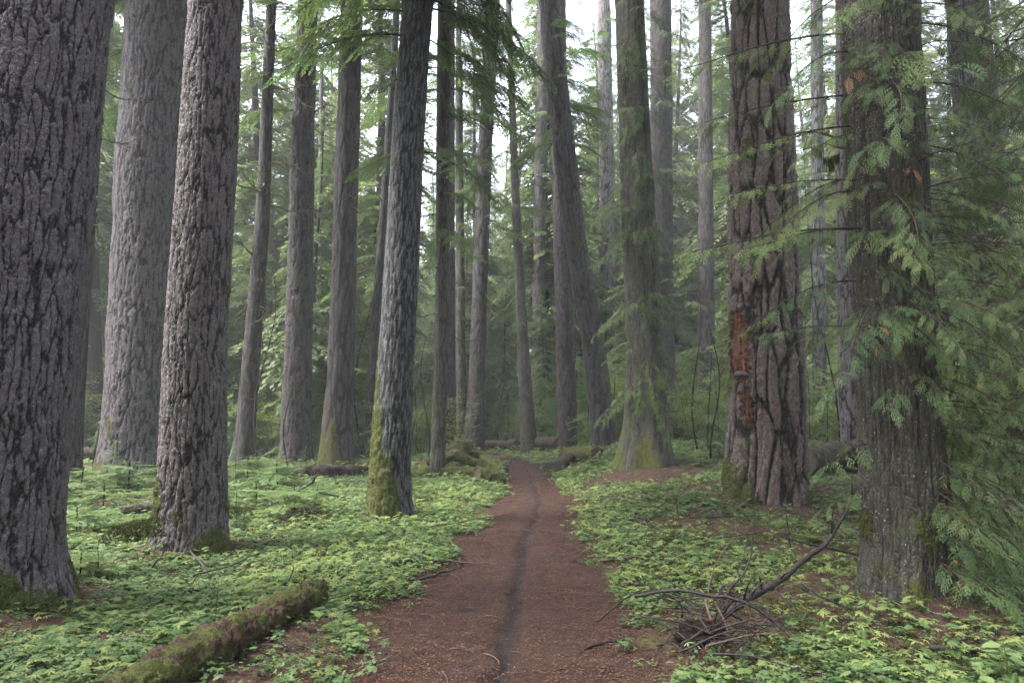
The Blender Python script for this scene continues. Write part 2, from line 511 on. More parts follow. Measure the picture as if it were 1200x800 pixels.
def hemlock_bough(L=2.0, sp=0.062, bl=(0.05, 0.095), bw=0.024, bsp=0.030, droop=0.42, rise=0.14, wide=0.40, wsides=5, wr=0.016):
    w, f = MB(), MB()
    P = bough_path(L, rise, droop)
    w.tube(P, np.linspace(wr, 0.003, len(P)), wsides)
    s = 0.10
    side = 1
    while s < 1.0:
        p, d = along(P, s)
        prof = (min(1, s / 0.25)) ** 0.7 * (1 - s) ** 0.75 + 0.06
        for side in (-1, 1):
            if random.random() < 0.08: continue
            l2 = L * wide * prof * U(0.6, 1.15)
            lat = unit(np.cross(np.array([0, 0, 1.0]), d)) * side
            d2 = unit(d * U(0.55, 0.9) + lat + np.array([0, 0, U(-0.25, 0.1)]))
            n2 = max(3, int(l2 / bsp))
            q = p.copy()
            tone0 = U(0, 0.8)
            pts = [q.copy()]
            for k in range(n2):
                t = k / n2
                d2 = unit(d2 + np.array([0, 0, -0.05 - 0.25 * droop * bsp / 0.1]) * (0.4 + t) * 0.6 + d * 0.02)
                q = q + d2 * bsp
                pts.append(q.copy())
                lat2 = unit(np.cross(np.array([0, 0, 1.0]), d2))
                bll = U(*bl) * (1 - 0.55 * t) 
                for s2 in (-1, 1):
                    dd = unit(d2 * 0.75 + lat2 * s2 + np.array([0, 0, U(-0.3, 0.12)]))
                    ww = unit(np.cross(dd, np.array([U(-0.4, 0.4), U(-0.4, 0.4), 1.0])))
                    f.blade(q, dd, ww, bll, bw * U(0.8, 1.25), min(0.95, tone0 + 0.25 * t + U(-0.1, 0.1)), 0.5)
            f.blade(q, d2, lat2, bl[1] * 0.7, bw, min(0.95, tone0 + 0.3), 0.5)
            if L > 1.0 and bsp < 0.05 and l2 > 0.15:
                w.tube(np.array(pts)[::max(1, n2 // 4)] if n2 > 4 else np.array(pts), 0.0025, 3)
        s += sp / L * U(0.7, 1.3)
    return w, f

def cedar_frond(f, p, d, nrm, L, dead=False, spc=0.024, seg=0.012, bw=0.0048, curl=0.5):
    SL = seg * 1.35
    """flat twice-pinnate spray hanging towards its tip"""
    nb = int(L / spc)
    q = np.array(p, float); d = unit(np.array(d, float))
    tone0 = U(0, 0.7)
    for i in range(nb):
        t = i / nb
        d = unit(d + np.array([0, 0, -curl * 0.09]))
        nrm = unit(nrm - d * np.dot(nrm, d))
        side = np.cross(nrm, d)
        q2 = q + d * spc
        f.blade(q, d, side, spc * 1.15, 0.006, tone0, 0.5)
        q = q2
        sg = 1 if i % 2 else -1
        l2 = L * 0.40 * (min(1, (t + 0.08) / 0.25)) * (1 - t) ** 0.8 * U(0.55, 1.35) + 0.012
        d2 = unit(d * 1.0 + side * sg * 0.95)
        tone1 = 0.99 if (dead or random.random() < 0.02) else min(0.9, tone0 + U(-0.1, 0.25))
        r = q.copy()
        n2 = max(1, int(l2 / seg))
        for k in range(n2):
            tt = k / n2
            d2 = unit(d2 + d * 0.09 + np.array([0, 0, -0.045]))
            lat2 = np.cross(nrm, d2)
            f.blade(r, d2, lat2, seg * 1.5, bw, tone1, 0.6)
            r = r + d2 * seg
            s2 = 1 if k % 2 else -1
            ls = SL * ((1 - tt) * 0.8 + 0.35) * U(0.7, 1.3)
            dd = unit(d2 * 1.0 + lat2 * s2 * 0.75 + nrm * U(-0.12, 0.12))
            f.blade(r, dd, np.cross(nrm, dd), ls, bw, tone1, 0.6)
    return q

def cedar_bough(L=1.5, nf=48, fl=(0.14, 0.31), rise=0.25, droop=0.55, hang=0.6, spc=0.020, seg=0.0105, bw=0.0075, wr=0.009, dead=False):
    w, f = MB(), MB()
    P = bough_path(L, rise * U(-0.3, 1.6), droop * U(0.5, 1.25), 16, U(0.03, 0.12))
    P[:, 2] += L * 0.12 * np.linspace(0, 1, len(P)) ** 4
    w.tube(P, np.linspace(wr, 0.0025, len(P)), 5)
    for i in range(nf):
        s = 0.10 + 0.90 * (i + U(0, 0.8)) / nf
        p, d = along(P, s)
        sd = 1 if i % 2 else -1
        lat = unit(np.cross(np.array([0, 0, 1.0]), d)) * sd
        d2 = unit(d * U(0.6, 1.1) + lat * U(0.6, 1.0) + np.array([0, 0, -hang * U(0.2, 0.9)]))
        nrm = unit(np.array([0, 0, 1.0]) + lat * U(-0.35, 0.5) + d * U(-0.2, 0.5))
        if random.random() < 0.12: continue
        st = L * (0.02 + 0.17 * random.random() ** 1.5) * (1.1 - s)
        q = p + d2 * st
        w.tube([p, p + d2 * st * 0.5 + np.array([0, 0, st * 0.06]), q], [0.003, 0.0025, 0.002], 3)
        cedar_frond(f, q, d2, nrm, U(*fl) * (1 - 0.35 * s) * U(0.65, 1.2), dead, spc, seg, bw, U(0.3, 1.0))
    p, d = along(P, 1.0)
    cedar_frond(f, P[-1], d, np.array([0, 0, 1.0]), fl[1], dead, spc, seg, bw, 0.6)
    return w, f

def dead_branch(L=1.2, moss=True):
    w = MB()
    n = 12
    s = np.linspace(0, 1, n)
    P = np.stack([L * s, L * 0.08 * np.sin(s * 5 + U(0, 6)), L * (U(-0.1, 0.25) * s - U(0.1, 0.4) * s * s) + 0.03 * np.sin(s * 9 + U(0, 6))], 1)
    w.tube(P, np.linspace(0.022, 0.006, n), 5, 0.5, 0.7)
    for k in range(random.randint(4, 8)):
        p, d = along(P, U(0.25, 0.95))
        dd = unit(d + np.array([U(-0.3, 0.3), U(-1, 1), U(-0.9, 0.4)]))
        l = L * U(0.12, 0.35)
        Q = [p + dd * l * t + np.array([0, 0, -0.3 * l * t * t]) for t in (0, 0.4, 0.75, 1)]
        w.tube(Q, [0.010, 0.009, 0.006, 0.003], 4, 0.5, 0.6)
    return w

def lib(fn, n, wname, lname, wm, lm, **kw):
    r = []
    for _ in range(n):
        w, f = fn(**kw)
        r.append((w.mesh(wname, wm, True), f.mesh(lname, lm)))
    return r
LIB = {}
LIB['hem'] = lib(hemlock_bough, 4, 'hemlock_branch', 'hemlock_foliage', M['twig'], M['hemleaf'], L=2.0)
LIB['ced'] = lib(cedar_bough, 7, 'cedar_branch', 'cedar_foliage', M['twig'], M['cedleaf'])
LIB['cedmid'] = lib(cedar_bough, 3, 'cedar_branch', 'cedar_foliage', M['twig'], M['cedleaf'], L=2.0, nf=50, fl=(0.20, 0.42), spc=0.038, seg=0.022, bw=0.015)
LIB['spray'] = lib(cedar_bough, 4, 'cedar_sprig', 'cedar_foliage', M['twig'], M['cedleaf'], L=0.55, nf=11, fl=(0.14, 0.28), wr=0.005, rise=0.3, droop=0.6)
LIB['dead'] = lib(cedar_bough, 1, 'cedar_sprig', 'dead_cedar_foliage', M['twig'], M['deadleaf'], L=0.45, nf=6, fl=(0.15, 0.28), wr=0.004, droop=0.9, dead=True)
DEADBR = [dead_branch(1.2).mesh('mossy_branch', M['twigmoss'], True) for _ in range(4)]
DEADBR2 = [dead_branch(1.0).mesh('bare_branch', M['twig'], True) for _ in range(3)]

def add_bough(tree, org, z, cen, az, kind='hem', scl=1.0, tilt=0.0, r0=0.0, var=None):
    """org: world base of tree, cen: world trunk centre at z"""
    w, f = (LIB[kind][var] if var is not None else random.choice(LIB[kind]))
    loc = Vector(cen) - Vector(org)
    loc += Vector((math.cos(az) * r0, math.sin(az) * r0, 0))
    b = link('branch', w, tree, loc, (U(-0.25, 0.25), tilt, az), scl)
    link('foliage', f, b)
    return b

# ------------------------------------------------------------------ trunks
def bark_h(style, P, seed, sc=1.0):
    P = P / sc
    if style == 'fir':
        wv = np.stack([vnoise(P * [7, 7, 3.0], seed + k) - 0.5 for k in (1, 2, 3)], 1)
        wv2 = np.stack([vnoise(P * [24, 24, 14], seed + k) - 0.5 for k in (21, 22, 23)], 1)
        q = (P + wv * [0.06, 0.06, 0.12] + wv2 * 0.016)
        d1, d2, i1 = vor(q * [1 / 0.062, 1 / 0.062, 1 / 0.55], seed)
        e1 = sstep(0.0, 0.22, d2 - d1)
        d3, d4, i2 = vor(q * [1 / 0.036, 1 / 0.036, 1 / 0.060] + 9.1, seed + 7)
        e2 = sstep(0.0, 0.30, d4 - d3)
        fn = vnoise(P * [70, 70, 50], seed + 5)
        return np.clip(0.46 * e1 + 0.32 * e2 * (0.3 + 0.7 * i2) + 0.24 * fn + 0.05 * i1, 0, 1.1)
    if style == 'oldfir':
        wv = np.stack([vnoise(P * [3.2, 3.2, 1.0], seed + k) - 0.5 for k in (1, 2, 3)], 1)
        q = (P + wv * [0.16, 0.16, 0.3])
        d1, d2, i1 = vor(q * [1 / 0.20, 1 / 0.20, 1 / 1.25], seed)
        e1 = sstep(0.0, 0.28, d2 - d1)
        d3, d4, i2 = vor(q * [1 / 0.055, 1 / 0.055, 1 / 0.16] + 5, seed + 7)
        e2 = sstep(0.0, 0.40, d4 - d3)
        fn = vnoise(P * [40, 40, 20], seed + 5)
        return 0.52 * e1 + 0.26 * e2 * (0.4 + 0.6 * i2) + 0.04 * i1 + 0.24 * fn
    if style == 'cedar':
        wv = vnoise(P * [4, 4, 0.7], seed) - 0.5
        q = P + np.stack([wv, wv, wv * 0], 1) * 0.10
        a = 1 - np.abs(2 * fbm(q * [16, 16, 0.6], seed + 1, 3) - 1)
        d1, d2, i1 = vor(q * [1 / 0.022, 1 / 0.022, 1 / 0.55], seed + 4)
        e1 = sstep(0.0, 0.4, d2 - d1)
        f_ = fbm(q * [110, 110, 18], seed + 6, 2)
        return np.clip(0.42 * a * a + 0.30 * e1 * (0.4 + 0.6 * i1) + 0.34 * f_, 0, 1)
    # hem: shallow narrow ridges
    wv = np.stack([vnoise(P * [9, 9, 2.5], seed + k) - 0.5 for k in (1, 2, 3)], 1)
    q = (P + wv * [0.05, 0.05, 0.1])
    d1, d2, i1 = vor(q * [1 / 0.042, 1 / 0.042, 1 / 0.40], seed)
    e1 = sstep(0.0, 0.36, d2 - d1)
    d3, d4, i2 = vor(q * [1 / 0.026, 1 / 0.026, 1 / 0.05] + 4, seed + 7)
    fn = vnoise(P * [70, 70, 50], seed + 5)
    return 0.48 * e1 + 0.22 * sstep(0, .4, d4 - d3) * i2 + 0.32 * fn

MAT_OF = {'fir': 'fir', 'oldfir': 'oldfir', 'cedar': 'cedar', 'hem': 'hem'}

def make_tree(name, label, pts, style='fir', H=34, depth=0.03, flare=0.35, flz=0.5, lobes=5, moss=(0.3, 0.0, 0.0), mat=None,
              seed=1, res=1.0, cat='tree', group=None, fmoss=None, base_py=None, dist=None, lumps=0.04, hole=None):
    """pts: (px, py, width px) of the trunk from the ground upward, in the plane at the base distance"""
    g = gpt(pts[0][0], pts[0][1]) if dist is None else None
    D = g.y if g else dist
    cs = []
    for px, py, w in pts:
        p = pix(px, py, D)
        c_ = (math.cos(PITCH) - (400 - py) / F_PX * math.sin(PITCH))
        cs.append((p.x, p.z, 0.5 * w / F_PX * D / c_))
    cs = sorted(cs, key=lambda c: c[1])
    gz = th(cs[0][0], D)
    zs = np.array([c[1] for c in cs]); xs = np.array([c[0] for c in cs]); rs = np.array([c[2] for c in cs]) * 0.93
    zs[0] = min(zs[0], gz)
    ztop = min(H - 2, 1.6 + D * 0.66 + 0.5)
    sl = (xs[-1] - xs[0]) / max(1e-3, zs[-1] - zs[0])
    def cx(z):
        z = np.asarray(z, float)
        r = np.interp(z, zs, xs)
        r = np.where(z > zs[-1], xs[-1] + (z - zs[-1]) * sl * 0.8, r)
        return r
    def cr(z):
        z = np.asarray(z, float)
        r = np.interp(z, zs, rs)
        k = np.clip((z - zs[-1]) / max(1, H - zs[-1]), 0, 1)
        return np.where(z > zs[-1], rs[-1] * (1 - k) ** 0.8 + 0.03, r)
    org = Vector((float(cx(gz)), D, gz))
    px_m = D / 683.0
    dz = max(0.011, px_m * 1.5) * res
    z1 = np.arange(gz - 0.5, ztop, dz)
    z2 = np.linspace(ztop, H, 10)[0:]
    Z = np.concatenate([z1, z2])
    k5 = max(3, int(0.5 / dz)) | 1
    def smooth(a):
        pad = k5 // 2
        ap = np.concatenate([np.full(pad, a[0]), a, np.full(pad, a[-1])])
        return np.convolve(ap, np.ones(k5) / k5, 'valid')
    CX = np.concatenate([smooth(cx(z1)), cx(z2)])
    CR = np.concatenate([smooth(cr(z1)), cr(z2)])
    R0 = float(np.mean(CR[:max(2, len(z1))]))
    da = max(0.009, px_m * 1.05) * res / R0
    nf = int(math.pi * 1.15 / da)
    nbk = max(8, nf // 4)
    view = math.atan2(-D, -org.x)
    th1 = view - math.pi * 0.575 + np.arange(nf) * (math.pi * 1.15 / nf)
    th2 = view + math.pi * 0.575 + np.arange(nbk) * (math.pi * 0.85 / nbk)
    TH = np.concatenate([th1, th2])
    nt_ = len(TH)
    zz, tt = np.meshgrid(Z, TH, indexing='ij')
    cxx = np.repeat(CX[:, None], nt_, 1); crr = np.repeat(CR[:, None], nt_, 1)
    zl = zz - gz
    P = np.stack([np.cos(tt) * R0, np.sin(tt) * R0, zl], -1).reshape(-1, 3)
    bsc = min(2.1, max(1.0, D / 11.0)) if style in ('fir', 'hem') else 1.0
    depth = depth * bsc ** 0.5
    h = bark_h(style, P, seed * 13, bsc).reshape(zz.shape)
    lob = 0
    rr_ = random.Random(seed)
    for k in range(2, 2 + lobes):
        lob = lob + math.pow(k, -0.6) * np.cos(k * tt + rr_.uniform(0, 6.28))
    fl = np.exp(-np.clip(zl, -0.04, 99) / flz)
    lowd = (fbm(P * [1.6, 1.6, 0.5], seed + 40, 3).reshape(zz.shape) - 0.5) * lumps * 2 * R0 * 2
    rad = crr * (1 + flare * fl * (0.45 + 0.28 * lob)) + lowd + depth * (h - 0.6)
    ml, mh, mdir = moss[0], moss[1], (moss[2] if len(moss) > 2 else 0)
    mn = fbm(P * [3, 3, 1.5], seed + 60, 4).reshape(zz.shape)
    ms = (mn - 0.5) * 2.0 + ml * np.exp(-zl / max(mh, 0.05))
    if fmoss: ms = ms + fmoss(zl, tt)
    ms = np.clip(ms, 0, 1)
    fluff = sstep(0.4, 0.7, ms) * (fbm(P * [20, 20, 16], seed + 3, 3).reshape(zz.shape) * 0.038 - 0.004)
    rad = rad + fluff
    if hole: rad = hole(rad, zz, tt, cxx, crr * (1 + flare * fl * (0.45 + 0.28 * lob)) + lowd)
    V = np.stack([cxx + np.cos(tt) * rad - org.x, np.sin(tt) * rad, zz - gz], -1).reshape(-1, 3)
    nz = len(Z)
    ii, jj = np.meshgrid(np.arange(nz - 1), np.arange(nt_), indexing='ij')
    j2 = (jj + 1) % nt_
    Q = np.stack([ii * nt_ + jj, ii * nt_ + j2, (ii + 1) * nt_ + j2, (ii + 1) * nt_ + jj], -1).reshape(-1, 4)
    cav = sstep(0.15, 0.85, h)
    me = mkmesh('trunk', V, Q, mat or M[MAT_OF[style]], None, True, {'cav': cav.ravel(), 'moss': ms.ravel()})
    t = empty(name, org, label, cat, group)
    trunk_o = link('trunk', me, t)
    if D < 16:
        fv = np.nonzero((ms.ravel() > 0.5) & (zz.ravel() > gz - 0.05) & (zz.ravel() < gz + 6) & (np.tile(np.arange(nt_) < nf, nz)))[0]
        if len(fv) > 50:
            nT = int(min(7000, len(fv) * 0.6))
            pick = RNG.choice(fv, nT)
            ti = tt.ravel()[pick]
            base = V[pick] + RNG.normal(0, 0.005, (nT, 3))
            dr = np.stack([np.cos(ti), np.sin(ti), np.zeros(nT)], 1) * 0.8 + RNG.normal(0, 0.45, (nT, 3)) + [0, 0, -0.15]
            dr /= np.linalg.norm(dr, axis=1)[:, None]
            sd_ = np.cross(dr, RNG.normal(0, 1, (nT, 3))); sd_ /= np.linalg.norm(sd_, axis=1)[:, None]
            LL = RNG.uniform(0.010, 0.026, (nT, 1)) * (D / 8) ** 0.4; WW = LL * 0.28
            base = base - dr * 0.004
            VV_ = np.stack([base, base + dr * LL * 0.5 - sd_ * WW, base + dr * LL, base + dr * LL * 0.5 + sd_ * WW], 1).reshape(-1, 3)
            tag(link('moss_tufts', mkmesh('moss_tufts', VV_, np.arange(nT * 4).reshape(-1, 4), M['mossfluff'], RNG.random(nT)), t), 'ragged green moss on the bark', None, None, 'stuff')
    TREES.append((org.x, org.y, float(cr(gz + 0.3)) * 1.12))
    def cen(z): return Vector((float(cx(z)), D, z))
    def rad_at(z): return float(cr(z))
    return t, org, cen, rad_at, D

TREES = []
def zpy(py, D): return pix(600, py, D).z

def dress(T, n, pz, kinds, azr=(0, 360), scl=(0.8, 1.2), tilt=(-0.1, 0.3)):
    t, org, cen, ra, D = T
    for i in range(n):
        py = U(*pz)
        z = zpy(py, D)
        a = R(U(*azr))
        add_bough(t, org, z, cen(z), a, random.choice(kinds), U(*scl), U(*tilt), ra(z) * 0.7)

def snags(T, n, pz, scl=(0.6, 1.3), lst=None, az=(0, 360)):
    t, org, cen, ra, D = T
    for i in range(n):
        z = zpy(U(*pz), D); a = R(U(*az))
        loc = cen(z) - org + Vector((math.cos(a), math.sin(a), 0)) * ra(z) * 0.8
        link('dead_branch', random.choice(lst or DEADBR), t, loc, (U(-3, 3), U(-0.2, 0.4), a), U(*scl))

# ---- the trees the photograph shows one by one
T1 = make_tree('large_fir_tree', 'thickest grey furrowed trunk at the left edge of the picture, nearest to the viewer',
    [(-8, 706, 150), (-1, 620, 138), (12, 500, 134), (20, 400, 132), (38, 200, 136), (56, 0, 138)], 'fir', 36, 0.042, 0.38, 0.28, moss=(0.55, 0.35), seed=1)
T2 = make_tree('hemlock_tree', 'slender dark smooth trunk just behind the thick trunk at the left edge',
    [(80, 569, 30), (84, 500, 26), (90, 400, 24), (105, 200, 21), (114, 0, 19)], 'hem', 26, 0.012, 0.15, 0.3, moss=(0.5, 0.3), seed=2, mat=M['fir_far'])
T3 = make_tree('fir_tree', 'broad grey furrowed trunk half hidden behind the pinkish lichen-flecked trunk on the left',
    [(154, 561, 84), (160, 500, 78), (166, 400, 76), (176, 200, 76), (188, 0, 76)], 'fir', 38, 0.040, 0.32, 0.5, moss=(0.75, 0.6), seed=3, mat=M['fir_cool'])
T4 = make_tree('fir_tree', 'pinkish grey furrowed trunk flecked with lichen standing in green groundcover left of the mossy log',
    [(222, 645, 86), (226, 560, 80), (230, 400, 73), (243, 200, 68), (253, 0, 61)], 'fir', 34, 0.036, 0.36, 0.26, moss=(0.5, 0.35), seed=4, mat=M['fir_warm'],
    fmoss=lambda z, t: 0.45 * np.exp(-z / 0.9) * np.clip(np.cos(t - math.pi * 0.95), 0, 1))
T5 = make_tree('hemlock_tree', 'thin dark leaning trunk with mossy dead branches and feathery sprays',
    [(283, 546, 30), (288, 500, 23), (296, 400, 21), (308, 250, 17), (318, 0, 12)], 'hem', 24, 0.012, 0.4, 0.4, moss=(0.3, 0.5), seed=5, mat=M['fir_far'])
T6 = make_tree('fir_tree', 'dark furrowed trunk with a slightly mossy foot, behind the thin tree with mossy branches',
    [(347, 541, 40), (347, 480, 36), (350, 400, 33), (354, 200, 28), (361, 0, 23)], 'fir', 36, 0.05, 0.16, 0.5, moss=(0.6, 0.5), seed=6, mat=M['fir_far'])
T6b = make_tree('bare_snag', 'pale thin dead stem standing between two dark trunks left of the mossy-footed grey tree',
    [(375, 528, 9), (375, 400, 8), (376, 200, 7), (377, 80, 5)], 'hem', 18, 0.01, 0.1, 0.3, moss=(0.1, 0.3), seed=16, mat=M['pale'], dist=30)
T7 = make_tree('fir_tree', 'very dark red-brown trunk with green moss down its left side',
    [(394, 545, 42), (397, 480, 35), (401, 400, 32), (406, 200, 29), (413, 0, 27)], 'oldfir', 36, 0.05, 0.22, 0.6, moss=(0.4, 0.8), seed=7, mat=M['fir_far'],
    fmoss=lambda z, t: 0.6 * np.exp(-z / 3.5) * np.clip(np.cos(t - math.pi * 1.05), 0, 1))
def sq_hole(rad, zz, tt, CX, base):
    z0 = pix(455, 487, T8_D).z
    a = math.atan2(-T8_D, 1.6) + R(8)
    m = (np.abs(tt - a) < 0.12) & (np.abs(zz - z0) < 0.14)
    m2 = m & (np.abs(zz - z0) > 0.015)
    return rad - m2 * 0.045
T8_D = gpt(455, 608).y
T8 = make_tree('hemlock_tree', 'grey ridged trunk left of the trail with thick green moss over its foot',
    [(455, 608, 56), (458, 540, 50), (464, 430, 45), (474, 250, 42), (480, 130, 40), (490, 0, 38)], 'hem', 30, 0.030, 0.40, 0.30, moss=(0.25, 0.4), seed=8,
    fmoss=lambda z, t: 1.0 * np.clip(1.45 - z / 1.6, 0, 1) ** 0.6 * np.clip(np.cos(t - math.pi * (1.32 - 0.10 * np.clip(z, 0, 2))) * 1.3 - 0.15, -1, 1) + 0.25 * np.clip(np.cos(t - math.pi), 0, 1) ** 8, hole=sq_hole)
T9 = make_tree('hemlock_tree', 'slim grey trunk behind the mossy-footed tree, second trunk left of the trail',
    [(513, 560, 20), (514, 500, 18), (518, 400, 18), (519, 200, 18), (521, 0, 17)], 'hem', 28, 0.018, 0.10, 0.3, moss=(0.2, 0.3), seed=9, mat=M['cedar'])
T9a = make_tree('fir_tree', 'dark trunk close behind the slim grey trunk left of the trail',
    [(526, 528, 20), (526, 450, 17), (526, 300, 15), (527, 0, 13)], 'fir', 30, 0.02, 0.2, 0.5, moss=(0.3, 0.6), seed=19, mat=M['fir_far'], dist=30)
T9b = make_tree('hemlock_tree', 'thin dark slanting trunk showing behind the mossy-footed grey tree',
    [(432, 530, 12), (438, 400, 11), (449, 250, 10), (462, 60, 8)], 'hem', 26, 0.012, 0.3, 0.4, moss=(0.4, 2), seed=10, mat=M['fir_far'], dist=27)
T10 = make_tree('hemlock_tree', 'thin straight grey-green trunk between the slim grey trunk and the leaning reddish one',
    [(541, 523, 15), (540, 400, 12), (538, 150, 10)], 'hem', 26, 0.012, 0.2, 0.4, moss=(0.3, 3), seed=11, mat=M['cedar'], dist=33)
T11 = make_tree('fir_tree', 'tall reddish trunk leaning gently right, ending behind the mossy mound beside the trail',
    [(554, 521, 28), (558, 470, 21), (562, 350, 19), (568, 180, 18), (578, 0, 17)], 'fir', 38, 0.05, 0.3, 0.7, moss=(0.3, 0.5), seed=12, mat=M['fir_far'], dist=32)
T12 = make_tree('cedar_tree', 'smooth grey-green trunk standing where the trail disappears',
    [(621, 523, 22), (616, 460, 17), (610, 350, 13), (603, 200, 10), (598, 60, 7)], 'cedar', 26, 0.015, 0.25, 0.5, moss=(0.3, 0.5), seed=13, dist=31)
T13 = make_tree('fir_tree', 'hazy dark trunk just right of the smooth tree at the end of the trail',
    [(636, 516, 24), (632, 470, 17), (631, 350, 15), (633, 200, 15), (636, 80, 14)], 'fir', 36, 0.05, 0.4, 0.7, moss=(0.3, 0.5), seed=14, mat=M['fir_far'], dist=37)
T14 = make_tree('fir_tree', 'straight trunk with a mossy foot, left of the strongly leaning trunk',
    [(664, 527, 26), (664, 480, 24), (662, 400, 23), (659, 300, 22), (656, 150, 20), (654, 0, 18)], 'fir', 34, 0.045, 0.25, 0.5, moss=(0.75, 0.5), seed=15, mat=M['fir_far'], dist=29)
T15 = make_tree('cedar_tree', 'strongly leaning trunk right of the trail, its foot dark and mossy',
    [(709, 529, 32), (706, 490, 29), (695, 400, 28), (676, 290, 27), (662, 180, 27), (652, 90, 26), (643, 0, 25)], 'fir', 34, 0.05, 0.15, 0.5, moss=(0.2, 0.3), seed=17, dist=25, mat=M['fir_far'],
    fmoss=lambda z, t: 0.6 * np.clip(np.cos(t - math.pi * 1.9), 0, 1) * np.exp(-z / 4))
T16 = make_tree('fir_tree', 'pale hazy trunk between the leaning tree and the big cedar',
    [(714, 512, 22), (712, 400, 20), (711, 200, 19), (708, 40, 17)], 'fir', 36, 0.05, 0.2, 0.6, moss=(0.1, 0.3), seed=18, dist=42)
T17 = make_tree('large_cedar_tree', 'big cedar on a needle mound right of the trail, with a buttressed foot',
    [(757, 546, 62), (757, 500, 52), (757, 420, 47), (751, 300, 43), (745, 200, 40), (738, 0, 36)], 'cedar', 36, 0.05, 0.42, 0.8, 6, moss=(0.35, 0.7), seed=20,
    fmoss=lambda z, t: 0.6 * np.exp(-z / 1.6) * np.clip(np.cos(t - math.pi * 1.05), 0, 1))
T17b = make_tree('cedar_tree', 'dark trunk close behind the right side of the big buttressed cedar',
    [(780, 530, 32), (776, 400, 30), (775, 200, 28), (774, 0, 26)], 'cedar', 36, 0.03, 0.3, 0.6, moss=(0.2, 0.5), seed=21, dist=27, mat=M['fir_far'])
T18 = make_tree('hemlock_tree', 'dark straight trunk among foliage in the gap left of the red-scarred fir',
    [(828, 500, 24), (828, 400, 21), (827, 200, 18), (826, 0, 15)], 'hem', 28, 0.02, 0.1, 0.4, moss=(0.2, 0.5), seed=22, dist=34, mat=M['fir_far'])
T19_D = gpt(898, 586).y
SCARS = [[(876, 356, 5), (877, 372, 10), (877, 400, 17), (879, 430, 14), (882, 446, 6)], [(882, 452, 5), (883, 465, 12), (884, 485, 12), (888, 502, 5)]]
def scar_hole(rad, zz, tt, cxx, base):
    k = (T19_D - 0.72) / F_PX
    x = cxx + np.cos(tt) * base
    for path in SCARS:
        P_ = [(pix(px, py, T19_D - 0.72), w * k) for px, py, w in path][::-1]
        zc = [p.z for p, w in P_]; xc = [p.x for p, w in P_]; wc = [w for p, w in P_]
        inz = (zz > zc[0]) & (zz < zc[-1]) & (np.sin(tt) < 0)
        wob = 0.02 * np.sin(zz * 23) + 0.015 * np.sin(zz * 51)
        m = inz & (np.abs(x + wob - np.interp(zz, zc, xc)) < np.interp(zz, zc, wc) * 0.5)
        rad = np.where(m, base - 0.055, rad)
    return rad
T19 = make_tree('old_fir_tree', 'massive deeply furrowed fir with a rotten red scar and a shelf fungus',
    [(898, 586, 96), (898, 540, 93), (897, 400, 88), (893, 200, 78), (890, 0, 66)], 'oldfir', 40, 0.12, 0.34, 0.45, 6, moss=(0.45, 0.4), seed=23, lumps=0.05, hole=scar_hole,
    fmoss=lambda z, t: 0.40 * np.clip(np.cos(t - math.pi * 1.08), 0, 1) * np.exp(-z / 5))
T20 = make_tree('hemlock_tree', 'narrow hazy trunk seen between the red-scarred fir and the near cedar',
    [(961, 505, 18), (960, 400, 17), (958, 200, 16), (957, 0, 14)], 'hem', 30, 0.02, 0.2, 0.4, moss=(0.2, 0.5), seed=24, dist=28)
T20b = make_tree('fir_tree', 'pale blue-grey trunk half hidden behind the left side of the near cedar',
    [(995, 500, 26), (993, 300, 25), (990, 0, 22)], 'fir', 34, 0.04, 0.2, 0.5, moss=(0.1, 0.3), seed=25, dist=20)
T21 = make_tree('large_cedar_tree', 'nearest cedar on the right, stringy grey bark with green sprays growing from its trunk',
    [(1066, 694, 108), (1062, 620, 101), (1053, 500, 96), (1046, 350, 92), (1038, 200, 92), (1029, 0, 90)], 'cedar', 28, 0.045, 0.42, 0.35, moss=(0.35, 0.3), seed=26,
    fmoss=lambda z, t: 0.35 * np.exp(-z / 0.8) * np.clip(np.cos(t - math.pi * 1.2), 0, 1))
T22 = make_tree('fir_tree', 'pale lichen-grey trunk behind the foliage right of the near cedar',
    [(1160, 520, 44), (1150, 300, 40), (1138, 150, 36), (1124, 0, 30)], 'hem', 34, 0.03, 0.1, 0.5, moss=(0.1, 0.3), seed=27, dist=17)
T23 = make_tree('cedar_tree', 'dark trunk beside the pale lichen-grey trunk near the right edge',
    [(1182, 520, 30), (1172, 300, 28), (1160, 150, 25), (1146, 0, 22)], 'cedar', 30, 0.02, 0.1, 0.5, moss=(0.2, 0.3), seed=28, dist=15, mat=M['fir_far'])
T24 = make_tree('cedar_tree', 'cedar at the right border whose drooping boughs fill the right edge',
    [(1275, 600, 60), (1272, 300, 50), (1265, 0, 45)], 'cedar', 20, 0.03, 0.2, 0.5, moss=(0.2, 0.3), seed=29, dist=8.2, res=2.0)
T0 = make_tree('fir_tree', 'trunk barely showing at the top left corner behind the thickest trunk',
    [(-30, 560, 40), (-15, 200, 34), (-8, 0, 30)], 'fir', 34, 0.03, 0.1, 0.5, seed=30, dist=17)

